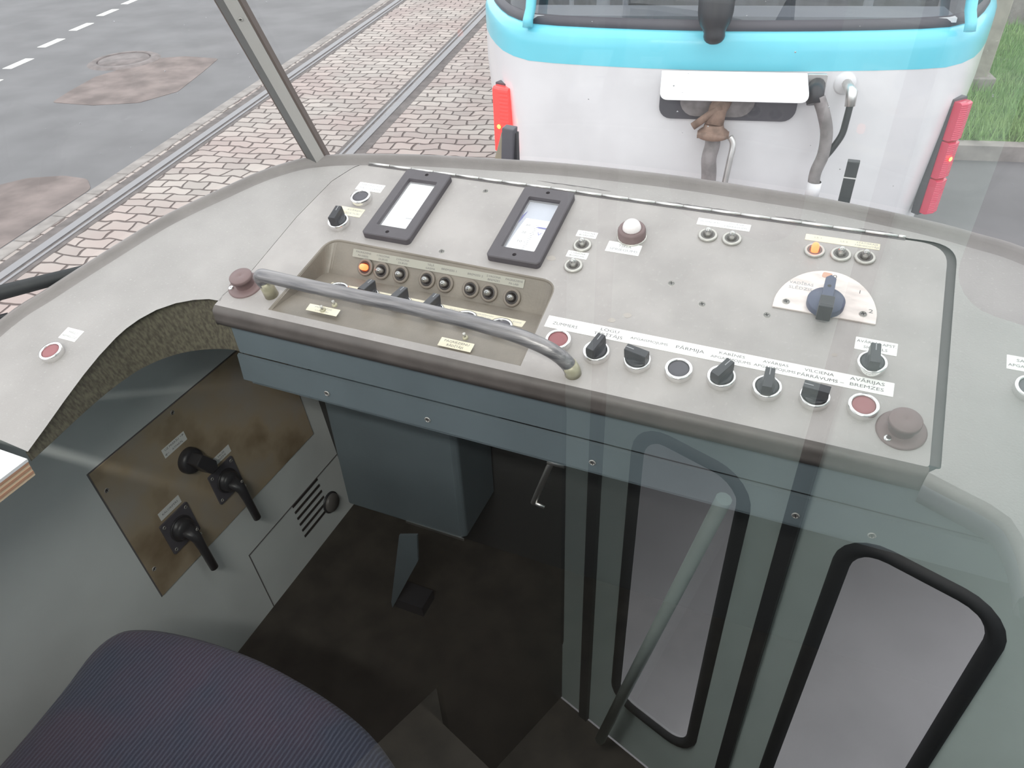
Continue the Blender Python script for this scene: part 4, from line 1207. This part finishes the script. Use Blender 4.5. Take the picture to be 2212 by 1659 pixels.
tag(link_mesh('trim_1', bm, M['groove'], None, WR), kind='structure')

# plywood sill board beside the dash wing
t = thing('sill_board', T(-0.545, -0.322, 1.7275), 'white topped plywood sill board at the end of the left dashboard wing', 'board')
bm = bmesh.new(); add_box(bm, -0.25, 0.0, -1.2, 0.0, -0.004, 0.0); link_mesh('top_sheet', bm, M['sillwhite'], t)
bm = bmesh.new()
for k in range(6): add_box(bm, -0.25, -0.0005 * (k % 2), -1.2, -0.001, -0.004 - (k + 1) * 0.0036, -0.004 - k * 0.0036, k % 2)
link_mesh('ply_layers', bm, [M['ply'], M['plylight']], t)

# ------------------------------------------------------------------ cab shell
bm = bmesh.new(); add_box(bm, -0.78, 0.62, -3.2, 0.45, 0.88, 0.93); add_box(bm, 0.62, 1.04, -0.22, 0.40, 0.88, 0.93); tag(link_mesh('floor', bm, M['floor'], None), kind='structure')
bm = bmesh.new(); add_box(bm, 0.60, 1.05, -3.2, -0.2, 0.34, 0.38); add_box(bm, 0.60, 0.62, -3.2, -0.2, 0.38, 0.88); add_box(bm, 0.62, 1.05, -0.22, -0.20, 0.38, 0.88)
tag(link_mesh('floor_step', bm, M['floor'], None), kind='structure')
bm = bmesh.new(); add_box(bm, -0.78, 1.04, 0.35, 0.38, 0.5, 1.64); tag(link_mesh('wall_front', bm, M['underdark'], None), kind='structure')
# outer skin: from under the rim outwards to the boxy lower body
bm = bmesh.new()
rw = [MP @ Vector((x, y, -0.03)) for x, y in offset_poly(rimrow, 0.002, closed=False)]
qs = []
for p in rw:
    c0 = Vector((0.11, -0.45)); d0 = Vector((p.x, p.y)) - c0
    k = min(abs(((-0.785 if d0.x < 0 else 1.045) - c0.x) / d0.x) if abs(d0.x) > 1e-4 else 9, abs((0.405 - c0.y) / d0.y) if d0.y > 1e-3 else 9)
    q = c0 + d0 * k; qs.append(q)
add_strip(bm, [rw, [Vector((q.x, q.y, 1.66)) for q in qs], [Vector((q.x, q.y, 0.4)) for q in qs]], smooth=False)
tag(link_mesh('wall_nose', bm, M['tramwhite'], None), kind='structure')
# left body side above the sill outside glass line
bm = bmesh.new(); add_box(bm, -0.83, -0.79, -3.2, -0.42, 0.35, 1.72); add_box(bm, -0.83, -0.79, -3.2, 0.1, 2.65, 3.05); add_box(bm, -0.83, -0.79, -1.35, -1.27, 1.72, 2.65)
tag(link_mesh('wall_side', bm, M['tramwhite'], None), kind='structure')
bm = bmesh.new(); add_box(bm, -0.83, 1.12, -3.2, -0.30, 3.0, 3.04); tag(link_mesh('ceiling', bm, M['ceil'], None), kind='structure')
bm = bmesh.new(); add_box(bm, -0.83, 1.12, -3.24, -3.2, 0.34, 3.0); tag(link_mesh('wall_rear', bm, M['saloon'], None), kind='structure')
for bx in bpy.data.objects['wall_rear'].data.vertices:
    if bx.co.z > 2: bx.co.z = 1.75
# windscreen
LEANW = -0.46
bm = bmesh.new()
base = [MP @ Vector((x, y, 0.006)) for x, y in offset_poly(rimrow, -0.016, closed=False)]
base = [p for p in base if p.y > -0.12]
H1 = 1.05
rows = [[p + Vector((0, LEANW * h, h)) for p in base] for h in (0.0, 0.35, 0.7, H1)]
add_strip(bm, rows)
tag(link_mesh('window_1', bm, M['wind'], None), kind='structure')
# corner post
pb = MP @ Vector((-0.492, 0.262, 0.004))
dirp = Vector((0, LEANW, 1)).normalized()
t = thing('window_post', Matrix.Translation(pb), 'grey two-tone windscreen corner post rising from the left of the dash rim', 'post')
ax = Vector((0.80, 0.50, 0)); ax = (ax - dirp * ax.dot(dirp)).normalized(); ay = dirp.cross(ax)
def post_bm(sec, l0=-0.02, l1=1.15):
    bm = bmesh.new(); add_strip(bm, [[dirp * l + ax * a + ay * b_ for a, b_ in sec] for l in (l0, l1)], close=True, smooth=False); return bm
link_mesh('post_core', post_bm([(-0.015, 0.012), (-0.015, -0.008), (-0.003, -0.016), (-0.003, 0.012)]), M['post'], t)
tag(link_mesh('post_face', post_bm([(-0.0028, 0.012), (-0.0028, -0.016), (0.0115, -0.012), (0.0115, 0.012)]), M['postlight'], t), 'pale right face of the post')
link_mesh('seal', post_bm([(0.0117, 0.012), (0.0117, -0.010), (0.0142, -0.008), (0.0142, 0.012)]), M['gasketbrown'], t)
link_mesh('seal', post_bm([(-0.0172, 0.012), (-0.0172, -0.006), (-0.0152, -0.008), (-0.0152, 0.012)]), M['gasketbrown'], t)
for l in (0.25, 0.75):
    screw(t, 0, 0, 0, mtx=Matrix.Translation(dirp * l + ax * 0.004 - ay * 0.0155) @ ((-ay).to_track_quat('Z', 'Y').to_matrix().to_4x4()), s=0.6)
# wiper blade lying low outside the left glass
t = thing('wiper_blade', T(0, 0, 0), 'black rubber wiper blade lying outside the left corner glass', 'wiper')
bm = bmesh.new(); add_tube(bm, [(-0.98, -0.42, 1.80), (-0.775, -0.125, 1.80), (-0.70, -0.025, 1.80), (-0.66, 0.03, 1.80)], [0.012, 0.011, 0.009, 0.004], 8); link_mesh('blade', bm, M['rubber'], t)
bm = bmesh.new(); add_tube(bm, [(-0.985, -0.42, 1.775), (-0.76, -0.15, 1.775)], 0.006, 8); link_mesh('arm', bm, M['housing'], t)
# brackets seen over the rim, outside on own nose
t = thing('nose_bracket', T(-0.30, 0.566, 1.70), 'dark folded metal bracket outside the windscreen below the left tail lamp', 'bracket')
bm = bmesh.new(); add_box(bm, -0.023, 0.000, -0.01, 0.012, -0.05, 0.150); link_mesh('upright', bm, M['gasket'], t, bevel=0.002, matrix=Matrix.Rotation(math.radians(4), 4, 'Y'))
bm = bmesh.new(); add_box(bm, 0.002, 0.012, 0.0, 0.012, -0.05, 0.140); link_mesh('flange', bm, M['housing'], t)
bm = bmesh.new(); add_box(bm, -0.03, 0.012, -0.165, 0.012, -0.08, -0.05); link_mesh('arm', bm, M['housing'], t)
bm = bmesh.new(); add_prism(bm, [(-0.022, 0.135), (-0.058, 0.02), (-0.07, -0.05), (-0.02, -0.05)], 0, 0.003); o = link_mesh('gusset', bm, mat('gusset_tan', (0.34, 0.29, 0.22), 0.6, var=0.1), t)
o.matrix_local = T(0, 0.012, 0) @ Matrix.Rotation(PI / 2, 4, 'X')
t = thing('marker_rod', T(0.284, 0.566, 1.70), 'black square marker rod outside the windscreen right of the hoses', 'rod')
bm = bmesh.new(); add_box(bm, -0.009, 0.009, -0.006, 0.006, -0.06, 0.158); link_mesh('rod', bm, M['housing'], t, bevel=0.001)
bm = bmesh.new(); add_box(bm, -0.0095, 0.0095, -0.0065, 0.0065, 0.131, 0.133); link_mesh('band', bm, M['alu'], t)
bm = bmesh.new(); add_box(bm, -0.009, 0.009, -0.165, 0.006, -0.08, -0.06); link_mesh('arm', bm, M['housing'], t)
# raindrops on the windscreen
bm = bmesh.new()
for i in range(120):
    k = random.randrange(8, len(base) - 10); h = random.uniform(0.0, 0.5)
    p = base[k].lerp(base[k + 1], random.random()) + Vector((0, LEANW * h, h)) + Vector((0, -0.0008, 0))
    r = random.uniform(0.0005, 0.0013)
    mt = Matrix.Translation(p) @ Matrix.Diagonal((r, r * 0.5, r * 0.8, 1))
    bmesh.ops.create_icosphere(bm, subdivisions=1, radius=1.0, matrix=mt)
tag(link_mesh('raindrops', bm, mat('raindrop', (0.5, 0.5, 0.52), 0.05, spec=1.0, metal=0.6), None), 'scattered small raindrops clinging to the windscreen glass', 'raindrops', kind='stuff')

# ------------------------------------------------------------------ seat
seat = thing('driver_seat', T(-0.33, -0.50, 0.93), 'purple blue fabric driver seat at the lower left corner', 'seat')
ol = [(-0.536, -0.62), (-0.530, -0.545), (-0.538, -0.44), (-0.548, -0.375), (-0.538, -0.338), (-0.508, -0.320), (-0.46, -0.308), (-0.396, -0.300), (-0.32, -0.298), (-0.246, -0.304), (-0.185, -0.313), (-0.132, -0.326), (-0.095, -0.342), (-0.066, -0.362), (-0.052, -0.40), (-0.05, -0.50), (-0.06, -0.62), (-0.09, -0.72), (-0.3, -0.76), (-0.5, -0.72)]
ol = [(p.x, p.y) for p in smooth_path([(a, b, 0) for a, b in ol + [ol[0]]], 4)][:-1]
ol = [(x + 0.33, y + 0.50) for x, y in ol]
cxm, cym = 0.03, -0.03
bm = bmesh.new(); rows = []
for s_, h_ in ((0.90, -0.085), (0.975, -0.075), (1.0, -0.05), (1.0, -0.03), (0.985, -0.012), (0.95, -0.003), (0.85, 0.003), (0.6, 0.008), (0.3, 0.010), (0.05, 0.010)):
    rows.append([(cxm + (x - cxm) * s_, cym + (y - cym) * s_, 0.49 + h_) for x, y in ol])
V = add_strip(bm, rows, close=True); bm.faces.new(V[-1]); bm.faces.new(list(reversed(V[0])))
link_mesh('cushion', bm, M['fabric'], seat)
bm = bmesh.new(); add_box(bm, -0.17, 0.19, -0.22, 0.12, 0.36, 0.405); link_mesh('seat_pan', bm, M['housing'], seat)
bm = bmesh.new(); add_lathe(bm, [(0.16, 0.0), (0.16, 0.02), (0.06, 0.04), (0.05, 0.36), (0, 0.36)], 28); link_mesh('pedestal', bm, M['housing'], seat)

# ------------------------------------------------------------------ partition glass between saloon and cab (we look through it)
m_ = Vector((-0.5736, 0.8192, 0)); a_ = Vector((0.8192, 0.5736, 0))
pc = Vector((CAM.x, CAM.y, 0)) + m_ * 0.04
MQ = Matrix(((a_.x, 0, -m_.x, pc.x), (a_.y, 0, -m_.y, pc.y), (0, 1, 0, 0), (0, 0, 0, 1)))
bm = bmesh.new(); add_box(bm, -1.05, 0.66, 1.30, 2.95, -0.002, 0.002)
# a single-surface sheet keeps one clean reflection
bm.free(); bm = bmesh.new(); bm.faces.new([bm.verts.new(p) for p in ((-1.05, 1.95, 0), (0.62, 1.95, 0), (0.62, 2.95, 0), (-1.05, 2.95, 0))])
tag(link_mesh('window_2', bm, M['pane'], None, MQ), kind='structure')

# ------------------------------------------------------------------ entrance door behind the camera (seen mirrored in the glass)
XD = 1.055
DT = Matrix(((0, 0, -1, XD), (-1, 0, 0, CAM.y + 0.066), (0, 1, 0, 0), (0, 0, 0, 1)))   # local x = s (toward the rear), y = up, z = inwards


def rr_loop(x0, x1, y0, y1, r): return rrect(x0, x1, y0, y1, r, 6)


door = thing('folding_door', DT, 'grey green folding entrance door with tall rounded windows, seen mirrored in the glass', 'door')
for k, (x0, x1, wx0, wx1) in enumerate(((-0.135, 0.232, -0.045, 0.148), (0.247, 0.605, 0.330, 0.520), (0.627, 0.99, 0.715, 0.905), (1.005, 1.37, 1.09, 1.28))):
    wy0, wy1, r = 0.60, 1.447, 0.05
    bm = bmesh.new()
    hole = rr_loop(wx0, wx1, wy0, wy1, r)
    fill_holes(bm, [(x0, 0.38), (x1, 0.38), (x1, 2.75), (x0, 2.75)], [hole, rrect(wx0, wx1, 1.86, 2.64, 0.05, 6)], 0.0)
    o = link_mesh('door_leaf', bm, M['saloon'], door)
    bm = bmesh.new(); h2 = offset_poly(hole, 0.022); h3 = offset_poly(hole, -0.004)
    add_strip(bm, [[(x, y, 0.0005) for x, y in h2], [(x, y, 0.010) for x, y in offset_poly(hole, 0.017)], [(x, y, 0.010) for x, y in offset_poly(hole, 0.004)], [(x, y, 0.0) for x, y in h3]], close=True)
    link_mesh('window_seal', bm, M['rubber'], o)
    bm = bmesh.new(); bm.faces.new([bm.verts.new((x, y, -0.004)) for x, y in hole]); link_mesh('pane', bm, M['wind'], o)
for s_ in (0.2395, 0.616, 0.9975):
    bm = bmesh.new(); add_box(bm, s_ - 0.0125, s_ + 0.0125, 0.38, 2.75, -0.006, 0.012); link_mesh('rubber_edge', bm, M['rubber'], door)
bm = bmesh.new(); add_tube(bm, [(0.335, 1.45, 0.05), (0.53, 0.44, 0.05)], 0.013, 10); link_mesh('handrail', bm, M['saloon'], door)
bm = bmesh.new()
add_box(bm, XD, XD + 0.05, CAM.y + 0.066 + 0.135, 0.30, 0.34, 3.0); add_box(bm, XD, XD + 0.05, -3.2, CAM.y + 0.066 - 1.37, 0.34, 3.0); add_box(bm, XD, XD + 0.05, -3.2, 0.30, 2.75, 3.0)
tag(link_mesh('wall_right', bm, M['saloon'], None), kind='structure')

t = thing('saloon_partition', T(1.055, -1.315, 0.93), 'dark brown saloon partition panel beside the entrance door, mirrored in the glass', 'partition')
bm = bmesh.new(); add_box(bm, -1.45, 0.0, -0.02, 0.0, -0.0, 1.35); add_box(bm, -0.38, 0.0, -0.02, 0.0, -0.55, 0.0); link_mesh('panel', bm, mat('partition_brown', (0.05, 0.035, 0.028), 0.5), t)
bm = bmesh.new(); add_tube(bm, [(-1.46, -0.01, 0.0), (-1.46, -0.01, 2.0)], 0.017, 12); link_mesh('grab_pole', bm, M['saloon'], t)
# unseen saloon ceiling lamps, added as warm fill light
for k, yy in enumerate((-1.2, -2.3)):
    t = thing('ceiling_fill_lamp', T(0.1, yy, 2.995), 'unseen long white fill lamp added on the saloon ceiling, %s' % ('nearer the cab' if k == 0 else 'nearer the rear'), 'lamp')
    bm = bmesh.new(); add_box(bm, -0.5, 0.5, -0.06, 0.06, -0.05, 0); link_mesh('housing', bm, M['ceil'], t)
    ld = bpy.data.lights.new('fill_tube_light', 'AREA'); ld.shape = 'RECTANGLE'; ld.size = 0.95; ld.size_y = 0.08; ld.energy = 14; ld.color = (1, 0.97, 0.92)
    lo_ = bpy.data.objects.new('fill_tube_light', ld); COL.objects.link(lo_); lo_.parent = t; lo_.matrix_local = T(0, 0, -0.055)

t = thing('cab_light_blocker', MQ @ T(0, 0.93, 0), 'unseen grey panel added under the partition glass to block low light', 'partition')  # unseen panel, added to keep low door-side light out of the cab
bm = bmesh.new(); add_box(bm, -1.05, 0.62, 0.0, 1.01, -0.012, 0.012); link_mesh('panel', bm, M['cabpaint'], t)
bm = bmesh.new(); add_box(bm, -1.05, 0.62, 1.0, 1.03, -0.018, 0.018); link_mesh('glass_rail', bm, M['alu'], t)
